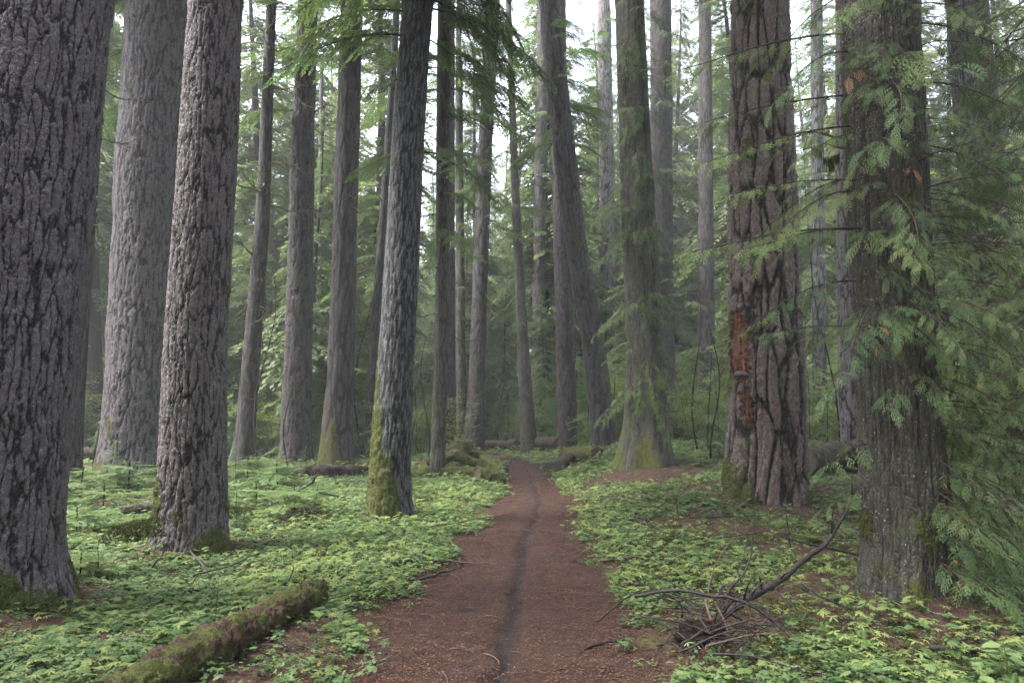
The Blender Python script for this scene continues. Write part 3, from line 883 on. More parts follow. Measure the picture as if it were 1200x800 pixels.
# foliage on them
dress(T8, 26, (-170, 50), ['hem'], (165, 385), (0.75, 1.3), (0.05, 0.6))
dress(T9, 30, (-90, 200), ['hem'], (190, 390), (1.0, 1.5), (0.1, 0.5))
dress(T9, 8, (60, 420), ['hem'], (0, 360), (0.6, 0.9), (0.1, 0.5))
dress(T9a, 10, (-20, 300), ['hem'], (0, 360), (0.8, 1.3))
dress(T9b, 10, (80, 330), ['hem'], (120, 260), (0.8, 1.4))
dress(T10, 18, (120, 430), ['hem'], (0, 360), (0.6, 1.1))
dress(T11, 26, (-20, 330), ['hem'], (0, 360), (0.8, 1.5))
dress(T12, 26, (60, 430), ['hem', 'cedmid'], (0, 360), (0.5, 1.0))
dress(T13, 20, (0, 380), ['hem'], (0, 360), (0.7, 1.4))
dress(T7, 16, (-130, 90), ['hem'], (180, 360), (0.8, 1.4))
dress(T3, 6, (-60, 120), ['hem'], (120, 230), (0.8, 1.3))
dress(T6, 18, (-60, 140), ['hem'], (180, 420), (0.9, 1.5))
dress(T5, 20, (120, 430), ['cedmid', 'cedmid', 'hem'], (0, 360), (0.35, 0.75))
snags(T5, 18, (10, 440), (0.7, 1.6))
snags(T2, 7, (60, 330), (0.5, 0.9), None, (-60, 60))
snags(T12, 10, (100, 420)); snags(T13, 6, (150, 350)); snags(T11, 6, (200, 420)); snags(T10, 6, (150, 450)); snags(T9, 4, (250, 450), (0.4, 0.9), DEADBR2)
snags(T14, 3, (420, 500)); snags(T6, 4, (60, 200)); snags(T18, 6, (100, 400))
snags(T6, 10, (20, 420), (0.5, 1.1), DEADBR2 + DEADBR); snags(T7, 8, (60, 430), (0.4, 0.9), DEADBR2 + DEADBR); snags(T9a, 10, (50, 450), (0.6, 1.1)); snags(T13, 8, (60, 420)); snags(T14, 8, (60, 420), (0.5, 1.0)); snags(T9b, 8, (150, 450)); snags(T8, 5, (80, 420), (0.15, 0.4), DEADBR2); snags(T20, 10, (30, 450)); snags(T16, 8, (60, 420), (0.8, 1.4)); snags(T3, 5, (100, 440), (0.2, 0.5), DEADBR2)
dress(T2, 3, (60, 160), ['cedmid'], (-50, 60), (0.3, 0.5))
dress(T15, 9, (-40, 180), ['cedmid', 'hem'], (-90, 90), (0.6, 1.1))
dress(T14, 16, (-60, 260), ['hem'], (0, 360), (0.7, 1.2)); dress(T15, 14, (-60, 200), ['hem'], (0, 360), (0.6, 1.1))
dress(T16, 24, (20, 330), ['hem'], (0, 360), (0.8, 1.3))
dress(T17, 100, (-60, 470), ['cedmid'], (190, 350), (0.35, 0.8), (0.4, 1.0))
dress(T17b, 34, (-40, 420), ['cedmid'], (240, 400), (0.5, 1.0), (0.1, 0.5))
dress(T18, 40, (-40, 430), ['hem', 'cedmid'], (0, 360), (0.9, 1.5))
dress(T20, 24, (-40, 430), ['cedmid'], (0, 360), (0.6, 1.1))
dress(T20b, 24, (-40, 470), ['cedmid'], (100, 300), (0.5, 1.0))
dress(T22, 40, (-80, 460), ['cedmid'], (150, 390), (0.5, 1.0))
dress(T23, 44, (-80, 480), ['cedmid'], (90, 360), (0.4, 0.9))
dress(T24, 80, (-60, 620), ['ced'], (120, 250), (0.9, 1.5), (0.0, 0.5))
# near cedar, placed bough by bough: (py, azimuth, kind, scale, tilt)
for py, az, k, s, tl in [
    (-60, 188, 'ced', 1.15, 0.25), (-20, 200, 'ced', 1.1, 0.2), (40, 183, 'ced', 1.15, 0.15), (70, 205, 'ced', 0.9, 0.25), (110, 176, 'ced', 1.0, 0.1),
    (150, 190, 'ced', 1.05, 0.2), (215, 196, 'ced', 0.95, 0.1), (270, 185, 'ced', 1.1, 0.05), (330, 188, 'ced', 0.9, 0.1), (385, 196, 'ced', 0.75, 0.0),
    (-40, 262, 'ced', 0.7, 0.4), (10, 240, 'ced', 0.6, 0.5), (30, 285, 'ced', 0.7, 0.4), (75, 300, 'spray', 1.2, 0.3), (90, 255, 'spray', 1.2, 0.4), (120, 275, 'spray', 1.3, 0.4),
    (150, 315, 'ced', 0.6, 0.4), (180, 240, 'spray', 1.0, 0.3), (205, 290, 'spray', 1.1, 0.2), (240, 320, 'ced', 0.7, 0.3), (262, 300, 'ced', 0.55, 0.3), (300, 312, 'ced', 0.7, 0.3),
    (330, 330, 'ced', 0.8, 0.2), (355, 300, 'ced', 0.55, 0.2), (-30, 335, 'ced', 0.9, 0.2), (30, 350, 'ced', 1.0, 0.2), (100, 345, 'ced', 0.9, 0.2), (170, 355, 'ced', 0.9, 0.2),
    (230, 345, 'ced', 0.9, 0.2), (290, 350, 'ced', 0.9, 0.2), (400, 340, 'ced', 0.8, 0.2), (440, 325, 'ced', 0.6, 0.3), (470, 345, 'ced', 0.7, 0.3), (500, 318, 'spray', 1.2, 0.4),
    (540, 330, 'ced', 0.55, 0.4), (560, 310, 'spray', 1.1, 0.5), (600, 325, 'spray', 1.2, 0.5), (630, 300, 'spray', 1.0, 0.6), (600, 350, 'ced', 0.5, 0.4), (520, 200, 'spray', 1.0, 0.2), (570, 185, 'spray', 0.9, 0.3)]:
    t, org, cen, ra, D = T21
    z = zpy(py, D)
    add_bough(t, org, z, cen(z), R(az), k, s, tl, ra(z) * 0.85)
for k in range(46):
    t, org, cen, ra, D = T21
    py = U(-60, 400); z = zpy(py, D); az = U(215, 345)
    add_bough(t, org, z, cen(z), R(az), random.choice(['spray', 'spray', 'ced']), U(0.5, 1.0), U(0.1, 0.6), ra(z) * 0.85)
for k in range(26):
    py = U(250, 640); z = zpy(py, D); az = U(305, 372)
    add_bough(t, org, z, cen(z), R(az), random.choice(['spray', 'ced']), U(0.5, 0.9), U(0.1, 0.6), ra(z) * 0.85)
for k in range(26):
    py = U(440, 690); z = zpy(py, D); az = U(288, 345)
    add_bough(t, org, z, cen(z), R(az), 'spray', U(0.6, 1.1), U(0.2, 0.8), ra(z) * 0.9)
for k in range(22):
    py = U(540, 690); z = zpy(py, D); az = U(272, 318)
    add_bough(t, org, z, cen(z), R(az), 'spray', U(0.6, 1.05), U(0.3, 0.9), ra(z) * 0.95)
for k in range(26):
    py = U(250, 460); z = zpy(py, D); az = U(235, 320)
    add_bough(t, org, z, cen(z), R(az), 'spray', U(0.4, 0.8), U(0.2, 0.8), ra(z) * 0.9)
for k in range(7):
    py = U(-60, 420); z = zpy(py, D); az = U(165, 215)
    add_bough(t, org, z, cen(z), R(az), 'ced', U(0.5, 1.0), U(0.0, 0.5), ra(z) * 0.85)
for py, az, s in [(95, 215, 0.7), (210, 262, 0.5), (345, 292, 0.5), (300, 325, 0.6), (610, 320, 0.7)]:
    t, org, cen, ra, D = T21
    z = zpy(py, D); w, f = LIB['dead'][0]
    b = link('dead_sprig', w, t, cen(z) - org + Vector((math.cos(R(az)), math.sin(R(az)), 0)) * ra(z), (0, 0.4, R(az)), s)
    link('foliage', f, b)
# orange dead boughs on the cedar at the right border
for p_, s in [(pix(1240, 160, 6.2), 0.9), (pix(1225, 190, 6.4), 0.8), (pix(1150, 735, 5.0), 0.45)]:
    w, f = LIB['dead'][0]
    b = link('dead_sprig', w, T24[0], p_ - T24[1], (0, 0.5, R(195)), s)
    link('foliage', f, b)
# hanging moss on the near cedar and the old fir
def hanging_moss(L, W, n=140):
    m = MB()
    for k in range(n):
        x = U(-W, W) * 0.5
        y = U(-0.03, 0.03)
        l = L * (1 - (2 * x / W) ** 2) * U(0.3, 1)
        p = np.array([x, y, 0.0])
        d = unit(np.array([U(-0.15, 0.15), U(-0.15, 0.15), -1.0]))
        m.blade(p, d, unit(np.array([U(-1, 1), U(-1, 1), 0.0])), max(l, 0.03), 0.009, U(0, 1), 0.4)
    return m.mesh('hanging_moss', M['mossfluff'])
HM = [hanging_moss(0.22, 0.12), hanging_moss(0.3, 0.16)]
for p_, s in [(pix(972, 183, T21[4] - 0.05), 0.8), (pix(958, 172, T21[4] - 0.08), 0.6), (pix(981, 182, T21[4] - 0.04), 0.6)]:
    link('hanging_moss', random.choice(HM), T21[0], p_ - T21[1], (0, 0, U(0, 6)), s)
for py_, l_ in [(178, 0.42), (165, 0.55)]:
    z_ = zpy(py_, T21[4])
    link('dead_branch', DEADBR[0], T21[0], T21[2](z_) - T21[1] + Vector((-T21[3](z_) * 0.9, -0.05, 0.03)), (0, 0.05, R(185)), l_)

# red rotten scar and shelf fungus on the old fir
def scar(path, D, wmax):
    m = MB(); V = []; Q = []
    n = len(path) * 14
    pts = np.array([[*p] for p in path], float)
    ts = np.linspace(0, len(path) - 1, n)
    C = np.stack([np.interp(ts, range(len(path)), pts[:, k]) for k in range(3)], 1)
    kk = 14
    t, org, cen, ra, _ = T19
    for i, (px, py, w) in enumerate(C):
        for j in range(kk):
            f = (j / (kk - 1) - 0.5) * 2
            e = math.sin(i * 0.9) * 2 + math.sin(i * 2.3) * 1.5
            q = pix(px + f * w / 2 + e * abs(f), py, D)
            c = cen(q.z); rr = ra(q.z)
            dx = q.x - c.x
            dep = math.sqrt(max(0.02, rr * rr - dx * dx))
            edge = min(1, (1 - abs(f)) * 4) * min(1, min(i, n - 1 - i) / 4)
            V.append((q.x - org.x, c.y - dep - org.y + 0.045 - 0.015 * edge + 0.022 * (random.random() + math.sin(j * 2.1 + i * .1)), q.z - org.z))
    for i in range(n - 1):
        for j in range(kk - 1):
            Q.append((i * kk + j, i * kk + j + 1, (i + 1) * kk + j + 1, (i + 1) * kk + j))
    me = mkmesh('rotten_scar', V, Q, M['rot'], None, True)
    o = link('rotten_scar', me, t)
    return o
for sc_ in SCARS:
    scar([(px, py, w * 1.12) for px, py, w in sc_], T19_D - 0.7, 20)
def shelf(center, w, h):
    m = MB()
    n = 12
    ring0, ring1, ring2 = [], [], []
    for k in range(n):
        a = math.pi + math.pi * k / (n - 1)
        x, y = math.cos(a), math.sin(a)
        ring0.append((x * w * 0.8, y * w * 0.5, h * 0.6)); ring1.append((x * w, y * w * 0.8, 0)); ring2.append((x * w * 0.7, y * w * 0.4, -h * 0.5))
    V = ring0 + ring1 + ring2 + [(0, 0, h), (0, 0, -h * 0.4)]
    Q = []
    for k in range(n - 1):
        Q += [(k, k + 1, n + k + 1, n + k), (n + k, n + k + 1, 2 * n + k + 1, 2 * n + k)]
    for k in range(0, n - 2, 2):
        Q += [(3 * n, k + 2, k + 1, k), (3 * n + 1, 2 * n + k, 2 * n + k + 1, 2 * n + k + 2)]
    return mkmesh('shelf_fungus', V, Q, M['fungus'], None, True)
p_ = pix(869, 440, T19[4] - T19[3](2.4) + 0.10)
tag(link('shelf_fungus', shelf(None, 0.13, 0.085), None, p_, (0, 0.15, 0)), 'small purplish shelf fungus below the red scar of the massive furrowed fir', 'fungus')

# ------------------------------------------------------------------ ground
def axis(lo, hi, fine_lo, fine_hi, step, growth=1.12):
    a = list(np.arange(fine_lo, fine_hi, step))
    s = step; x = fine_hi
    while x < hi: a.append(x); s *= growth; x += s
    a.append(hi); s = step; x = fine_lo - step
    b = []
    while x > lo: b.append(x); s *= growth; x -= s
    b.append(lo)
    return np.array(b[::-1] + a)
gx = axis(-190, 190, -9, 9, 0.06, 1.09)
gy = axis(-50, 290, 3.0, 15.0, 0.06, 1.035)
GX, GY = np.meshgrid(gx, gy, indexing='ij')
gxx, gyy = GX.ravel(), GY.ravel()
GP = np.stack([gxx, gyy, gxx * 0], 1)
GZ = terrain0(gxx, gyy)
dd = np.abs(gxx - path_x(gyy)) - path_hw(gyy)
GZ = GZ + (fbm(GP * 7, 21, 3) - 0.5) * 0.07 * sstep(-0.1, 0.5, dd) * (gyy < 60)
for (tx, ty, tr) in TREES:
    r_ = np.sqrt((gxx - tx) ** 2 + (gyy - ty) ** 2)
    GZ += 0.10 * np.exp(-((r_ / (tr * 1.7)) ** 2)) * min(1, tr * 2)
GZ = GZ - 0.05 * (1 - sstep(-0.25, 0.0, dd)) * (gyy < 45)
nx, ny = len(gx), len(gy)
ii, jj = np.meshgrid(np.arange(nx - 1), np.arange(ny - 1), indexing='ij')
Q = np.stack([ii * ny + jj, (ii + 1) * ny + jj, (ii + 1) * ny + jj + 1, ii * ny + jj + 1], -1).reshape(-1, 4)
tag(link('ground', mkmesh('ground', np.stack([gxx, gyy, GZ], 1), Q, M['ground'], None, True)), 'forest floor of dark duff, moss and fallen needles', None, None, 'structure')

yy = np.concatenate([np.arange(1.5, 14, 0.03), np.arange(14, 40, 0.10)])
uu = np.linspace(-1.35, 1.35, 90)
YY, UU = np.meshgrid(yy, uu, indexing='ij')
yf, uf = YY.ravel(), UU.ravel()
xf = path_x(yf) + uf * path_hw(yf)
PP = np.stack([xf, yf, xf * 0], 1)
dist = np.abs(uf) - 1.0 + (fbm(PP * 2.0, 31, 4) - 0.5) * 0.95
rut_c = path_x(yf) + np.interp(yf, [0, 4, 5, 6, 7.5, 9, 11, 14, 18], [-0.05, 0.00, -0.02, 0.02, 0.05, 0.02, 0.12, 0.16, 0.1]) + (vnoise(np.stack([yf * 1.7, yf * 0, yf * 0], 1), 5) - 0.5) * 0.10
rut_w = np.interp(yf, [0, 4, 7, 11, 15, 20], [0.10, 0.085, 0.075, 0.085, 0.07, 0.02]) * (0.55 + 0.9 * vnoise(np.stack([yf * 2.6, uf * 0.0, yf * 0], 1), 15))
rd = np.abs(xf - rut_c) / rut_w
rut = np.exp(-(rd ** 2) * 0.9)
wet = np.clip(rut * 0.78, 0, 1) * (1 - sstep(13, 19, yf))
zf = terrain0(xf, yf) + 0.006 + (fbm(PP * 5, 33, 4) - 0.5) * 0.048 + (vnoise(PP * 30, 35) - 0.5) * 0.010 * (1 - wet) + (vnoise(PP * 60, 36) - 0.5) * 0.006
zf = zf - 0.035 * rut - 0.11 * sstep(-0.05, 0.3, dist)
n1, n2 = len(yy), len(uu)
ii, jj = np.meshgrid(np.arange(n1 - 1), np.arange(n2 - 1), indexing='ij')
Q = np.stack([ii * n2 + jj, ii * n2 + jj + 1, (ii + 1) * n2 + jj + 1, (ii + 1) * n2 + jj], -1).reshape(-1, 4)
tag(link('path', mkmesh('path', np.stack([xf, yf, zf], 1), Q, M['path'], None, True, {'wet': wet})), 'reddish brown dirt trail with a damp dark rut down its middle', None, None, 'structure')

# ------------------------------------------------------------------ scatter (geometry nodes, for what nobody could count)
def scatter(name, label, cat, pts, rot, scl, idx, meshes):
    c = bpy.data.collections.new(name + '_kinds')
    for k, me in enumerate(meshes):
        c.objects.link(bpy.data.objects.new('%s_kind_%02d' % (name, k), me))
    me = bpy.data.meshes.new(name)
    n = len(pts)
    me.vertices.add(n); me.vertices.foreach_set('co', np.asarray(pts, np.float32).ravel())
    a = me.attributes.new('rot', 'FLOAT_VECTOR', 'POINT'); a.data.foreach_set('vector', np.asarray(rot, np.float32).ravel())
    a = me.attributes.new('scl', 'FLOAT', 'POINT'); a.data.foreach_set('value', np.asarray(scl, np.float32))
    a = me.attributes.new('idx', 'INT', 'POINT'); a.data.foreach_set('value', np.asarray(idx, np.int32))
    o = link(name, me)
    g = bpy.data.node_groups.new(name, 'GeometryNodeTree')
    g.interface.new_socket('Geometry', in_out='INPUT', socket_type='NodeSocketGeometry')
    g.interface.new_socket('Geometry', in_out='OUTPUT', socket_type='NodeSocketGeometry')
    gi, go = g.nodes.new('NodeGroupInput'), g.nodes.new('NodeGroupOutput')
    ip = g.nodes.new('GeometryNodeInstanceOnPoints')
    ci = g.nodes.new('GeometryNodeCollectionInfo')
    ci.inputs['Collection'].default_value = c
    ci.inputs['Separate Children'].default_value = True
    ci.inputs['Reset Children'].default_value = True
    def na(nm, ty):
        x = g.nodes.new('GeometryNodeInputNamedAttribute'); x.data_type = ty; x.inputs['Name'].default_value = nm
        return [s for s in x.outputs if s.enabled and s.name == 'Attribute'][0]
    L = g.links.new
    L(gi.outputs[0], ip.inputs['Points']); L(ci.outputs[0], ip.inputs['Instance'])
    ip.inputs['Pick Instance'].default_value = True
    L(na('idx', 'INT'), ip.inputs['Instance Index'])
    L(na('rot', 'FLOAT_VECTOR'), ip.inputs['Rotation'])
    L(na('scl', 'FLOAT'), ip.inputs['Scale'])
    L(ip.outputs[0], go.inputs[0])
    md = o.modifiers.new('scatter', 'NODES'); md.node_group = g
    return tag(o, label, cat, None, 'stuff')

def star_plant():
    m = MB()
    for _ in range(random.randint(1, 2)):
        h = U(0.07, 0.15) if random.random() < 0.7 else U(0.15, 0.26)
        b0 = np.array([U(-0.03, 0.03), U(-0.03, 0.03), 0.0]); top = b0 + np.array([U(-0.04, 0.04), U(-0.04, 0.04), h])
        m.blade(b0, unit(top - b0), np.array([1.0, 0, 0]), np.linalg.norm(top - b0), 0.003, 0.3)
        n = random.choice([5, 6, 7, 7, 8]); a0 = U(0, 6.28); tn = U(0, 0.8)
        for k in range(n):
            a = a0 + 2 * math.pi * k / n + U(-0.12, 0.12)
            d = unit(np.array([math.cos(a), math.sin(a), U(-0.25, 0.20)]))
            w = unit(np.cross(np.array([U(-.2, .2), U(-.2, .2), 1.0]), d))
            l = U(0.034, 0.064)
            m.leaf(top, d, w, l, l * 0.34, tn + U(0, 0.15), 0.1, 0.25)
    return m.mesh('star_leaved_plant', M['g_star'])

def fan_plant():
    m = MB()
    h = U(0.10, 0.20)
    b0 = np.zeros(3); top = np.array([U(-0.04, 0.04), U(-0.04, 0.04), h])
    m.blade(b0, unit(top), np.array([1.0, 0, 0]), np.linalg.norm(top), 0.003, 0.3)
    a0 = U(0, 6.28); tn = U(0, 0.8)
    for k in range(3):
        a = a0 + 2.094 * k + U(-0.1, 0.1)
        d0 = np.array([math.cos(a), math.sin(a), U(-0.15, 0.05)])
        L = U(0.035, 0.068)
        for q in range(4):  # scalloped lobes of one leaflet
            aa = a + (q - 1.5) * 0.42
            d = unit(np.array([math.cos(aa), math.sin(aa), d0[2]]))
            w = np.array([-math.sin(aa), math.cos(aa), 0.0])
            m.leaf(top, d, w, L * (1.0 if q in (1, 2) else 0.9) * U(0.93, 1.07), L * 0.46, tn + U(-0.03, 0.06), 0.05, 0.18)
    return m.mesh('fan_leaved_plant', M['g_fan'])

def oval_plant(n=12, r=0.09, leaf=(0.018, 0.034), hh=(0.02, 0.09)):
    m = MB()
    for k in range(n):
        a = U(0, 6.28); rr = r * math.sqrt(random.random())
        z = U(*hh)
        p = np.array([math.cos(a) * rr, math.sin(a) * rr, z])
        b = U(0, 6.28); tn = U(0, 0.9) if random.random() > 0.006 else 0.98
        m.blade(np.array([p[0] * 0.5, p[1] * 0.5, 0]), unit(p - np.array([p[0] * 0.5, p[1] * 0.5, 0])), np.array([1.0, 0, 0]), z, 0.002, 0.2)
        for q in range(random.choice([2, 3, 3, 4])):
            bb = b + 2 * math.pi * q / 3.3
            d = unit(np.array([math.cos(bb), math.sin(bb), U(-0.2, 0.25)]))
            w = np.array([-math.sin(bb), math.cos(bb), U(-.2, .2)])
            l = U(*leaf)
            m.leaf(p, d, w, l, l * 0.75, tn, 0.1, 0.1)
    return m.mesh('small_leaved_plant', M['g_oval'])

def fern_plant():
    m = MB(); nfr = random.randint(4, 6); a0 = U(0, 6.28)
    for q in range(nfr):
        a = a0 + q * 6.28 / nfr + U(-.3, .3); L = U(0.14, 0.26); tn = U(0, 0.7)
        d = np.array([math.cos(a), math.sin(a), 0.0]); p = np.zeros(3); sl = U(0.8, 1.3)
        n_ = 16
        for k in range(n_):
            t = k / n_
            dd = unit(d + np.array([0, 0, sl * (1 - t) - 0.75 * t]))
            p2 = p + dd * L / n_
            lat = np.array([-math.sin(a), math.cos(a), 0.0])
            m.blade(p, dd, lat, L / n_ * 1.2, 0.003, tn, 0.5)
            w = L * 0.26 * math.sin(math.pi * (0.12 + 0.86 * t)) + 0.004
            for sg in (-1, 1):
                m.blade(p2, unit(lat * sg + dd * 0.35 + np.array([0, 0, -0.15])), dd, w, L / n_ * 0.9, tn + U(0, .15), 0.4)
            p = p2
    return m.mesh('small_fern', M['g_fern'])

def moss_clump():
    m = MB()
    for k in range(26):
        a = U(0, 6.28); rr = 0.07 * math.sqrt(random.random())
        p = np.array([math.cos(a) * rr, math.sin(a) * rr, -0.003])
        d = unit(np.array([U(-.6, .6), U(-.6, .6), 1.0]))
        m.blade(p, d, unit(np.array([U(-1, 1), U(-1, 1), 0.0])), U(0.012, 0.03), 0.009, U(0, 1), 0.6)
    return m.mesh('moss_tuft', M['mossfluff'])

def litter_bits():
    r = []
    for k in range(8):
        m = MB()
        for q in range(5):
            a = U(0, 3.14); p = np.array([U(-0.05, 0.05), U(-0.05, 0.05), U(0.001, 0.008)])
            d = unit(np.array([math.cos(a), math.sin(a), U(-0.12, 0.12)])); w = np.cross(d, np.array([0, 0, 1.0]))
            if k < 6: m.blade(p, d, w, U(0.012, 0.035), U(0.002, 0.005), U(0, 0.95) if random.random() > 0.02 else 0.98, 0.5)
            else: m.leaf(p, d, w, U(0.012, 0.022), U(0.005, 0.011), U(0, 0.95) if random.random() > 0.02 else 1.0, 0.2, 0)
        r.append(m.mesh('litter_bit', M['needle']))
    return r
def twig_bits():
    r = []
    for k in range(6):
        m = MB(); L = U(0.06, 0.16); a = np.array([-L / 2, 0, 0.004])
        P = [a + np.array([L * t, 0.012 * math.sin(t * 5 + k), 0.004 * math.sin(t * 7)]) for t in np.linspace(0, 1, 6)]
        m.tube(P, np.linspace(0.0035, 0.0015, 6), 4)
        r.append(m.mesh('twig_bit', M['debris2'] if k % 2 else M['debris']))
    return r

def samp(n, y0, y1, spread=0.80, extra=1.6, power=1.0):
    y = y0 + (y1 - y0) * RNG.random(n * 2) ** power
    x = (RNG.random(n * 2) * 2 - 1) * (spread * y1 + extra)
    k = np.abs(x) < spread * y + extra
    return x[k][:n], y[k][:n]

def clear_trees(x, y, pad=0.0):
    ok = np.ones(len(x), bool)
    for (tx, ty, tr) in TREES: ok &= ((x - tx) ** 2 + (y - ty) ** 2) > (tr + pad) ** 2
    return ok

def cover(dens):
    X, Y = [], []
    for (y0, y1, n) in dens:
        x, y = samp(n, y0, y1)
        X.append(x); Y.append(y)
    x, y = np.concatenate(X), np.concatenate(Y)
    P = np.stack([x, y, x * 0], 1)
    d = np.abs(x - path_x(y)) - path_hw(y)
    edge = (fbm(P * 1.6, 51, 3) - 0.5) * 1.3
    ok = (d > 0.0 + edge * 0.55 - 0.12 * (RNG.random(len(x)) < 0.15)) & clear_trees(x, y)
    return x[ok], y[ok], P[ok], d[ok]

def zat(x, y):
    P = np.stack([x, y, x * 0], 1)
    dd_ = np.abs(x - path_x(y)) - path_hw(y)
    return terrain0(x, y) + (fbm(P * 7, 21, 3) - 0.5) * 0.07 * sstep(-0.1, 0.5, dd_)

x, y, P, d = cover([(3.2, 7, 26000), (7, 12, 38000), (12, 20, 36000), (20, 34, 26000), (34, 48, 12000)])
bare = np.zeros(len(x))
for bx, by, br, bs in [(*gpt(835, 735)[:2], 0.75, 0.75), (*gpt(860, 618)[:2], 1.6, 0.95), (*gpt(550, 562)[:2], 0.9, 0.6), (*gpt(1060, 730)[:2], 0.9, 0.7), (*gpt(720, 720)[:2], 0.55, 0.7), (*gpt(770, 556)[:2], 1.6, 0.95), (*gpt(330, 790)[:2], 0.4, 0.8), (*gpt(250, 640)[:2], 0.5, 0.5), (*gpt(380, 760)[:2], 0.4, 0.6), (*gpt(1180, 760)[:2], .6, .5), (*gpt(700, 590)[:2], 0.8, 0.5)]:
    bare = np.maximum(bare, bs * np.exp(-((x - bx) ** 2 + (y - by) ** 2) / br ** 2))
patch = fbm(P * 0.55, 61, 3)
fine = fbm(P * 2.5, 71, 3)
rb = sstep(0.8, 2.2, x - path_x(y)) * (1 - sstep(15, 20, y))
bare = np.clip(bare + rb * np.clip(0.25 + 1.6 * (0.52 - fbm(P * 1.1 + 9, 55, 3)), 0, 0.75), 0, 0.95)
keep = RNG.random(len(x)) < np.clip(1.5 * sstep(0.32, 0.60, fine * 0.65 + patch * 0.35) + 0.14, 0, 1) * (1 - bare)
x, y, P, d, patch, fine = x[keep], y[keep], P[keep], d[keep], patch[keep], fine[keep]
n = len(x)
pn = fbm(P * 0.9 + 40, 81, 3)
u = RNG.random(n)
right = x > path_x(y)
# chance of each kind
ps = np.clip(0.08 + 1.6 * (pn - 0.45), 0.03, 0.75) + np.where((d < 1.6) & (y > 6), 0.25, 0) * (1 - 0.35 * (y < 7))
pf = 0.17 * np.clip(1.2 - ps, 0, 1)
kind = np.where(u < ps, 0, np.where(u < ps + pf, 1, 2))
n_star, n_fan, n_oval = 7, 6, 8
meshes = [star_plant() for _ in range(n_star)] + [fan_plant() for _ in range(n_fan)] + [oval_plant() for _ in range(n_oval)] + [fern_plant() for _ in range(4)]
idx = np.where(kind == 0, RNG.integers(0, n_star, n), np.where(kind == 1, n_star + RNG.integers(0, n_fan, n), n_star + n_fan + RNG.integers(0, n_oval, n)))
fp = (fbm(P * 0.7 + 90, 95, 2) > 0.50) & (RNG.random(n) < 0.085)
idx = np.where(fp, n_star + n_fan + n_oval + RNG.integers(0, 4, n), idx)
rot = np.stack([RNG.normal(0, 0.20, n), RNG.normal(0, 0.20, n), RNG.random(n) * 6.28], 1)
scl = RNG.uniform(0.5, 1.35, n) * np.interp(y, [3, 12, 30, 45], [0.64, 0.90, 1.6, 2.4])
scatter('ground_cover', 'leafy green groundcover of star, fan and oval leaves with small ferns over the forest floor', 'ground cover', np.stack([x, y, zat(x, y) - 0.005], 1), rot, scl, idx, meshes)

# moss tufts on open ground
x, y, P, d = cover([(3.2, 9, 7000), (9, 20, 9000)])
mk = fbm(P * 1.3, 91, 3)
k = (mk > 0.47) & (d > 0.1)
x, y = x[k], y[k]; n = len(x)
scatter('moss_cover', 'low cushions of green moss between the leafy plants', 'moss', np.stack([x, y, zat(x, y)], 1), np.stack([np.zeros(n), np.zeros(n), RNG.random(n) * 6.28], 1), RNG.uniform(0.7, 1.6, n), RNG.integers(0, 4, n), [moss_clump() for _ in range(4)])

# litter on trail and floor
def zpath(x, y):
    return terrain0(x, y) + 0.004 + (fbm(np.stack([x, y, x * 0], 1) * 5, 33, 4) - 0.5) * 0.048
ya = 3.2 + 17 * RNG.random(26000) ** 1.5
xa = path_x(ya) + (RNG.random(26000) * 2 - 1) * path_hw(ya) * 1.25
ok = (np.abs(xa - path_x(ya)) > 0.12 * RNG.random(26000) / 0.6)
xa, ya = xa[ok], ya[ok]
xb, yb = samp(30000, 3.2, 15)
dp = np.abs(xb - path_x(yb)) - path_hw(yb)
xb, yb = xb[dp > 0.1], yb[dp > 0.1]
x = np.concatenate([xa, xb]); y = np.concatenate([ya, yb])
z = np.concatenate([zpath(xa, ya), zat(xb, yb)]) + 0.003
n = len(x)
scatter('needle_litter', 'scattered brown needles, cone scales and tiny yellow leaves on trail and floor', 'litter', np.stack([x, y, z], 1), np.stack([RNG.normal(0, .15, n), RNG.normal(0, .15, n), RNG.random(n) * 6.28], 1), RNG.uniform(0.6, 1.5, n), RNG.integers(0, 8, n), litter_bits())
xb, yb = samp(4200, 3.2, 20)
dp = np.abs(xb - path_x(yb)) / path_hw(yb)
k = (dp > 0.7) | (RNG.random(len(xb)) < 0.6)
xb, yb, dp = xb[k], yb[k], dp[k]
n = len(xb)
zz_ = np.where(dp < 1.05, zpath(xb, yb), zat(xb, yb)) + 0.004
scatter('twig_litter', 'small dark broken twigs lying over the trail edges and floor', 'twigs', np.stack([xb, yb, zz_], 1), np.stack([RNG.normal(0, .1, n), RNG.normal(0, .1, n), RNG.random(n) * 6.28], 1), RNG.uniform(0.6, 2.2, n), RNG.integers(0, 6, n), twig_bits())

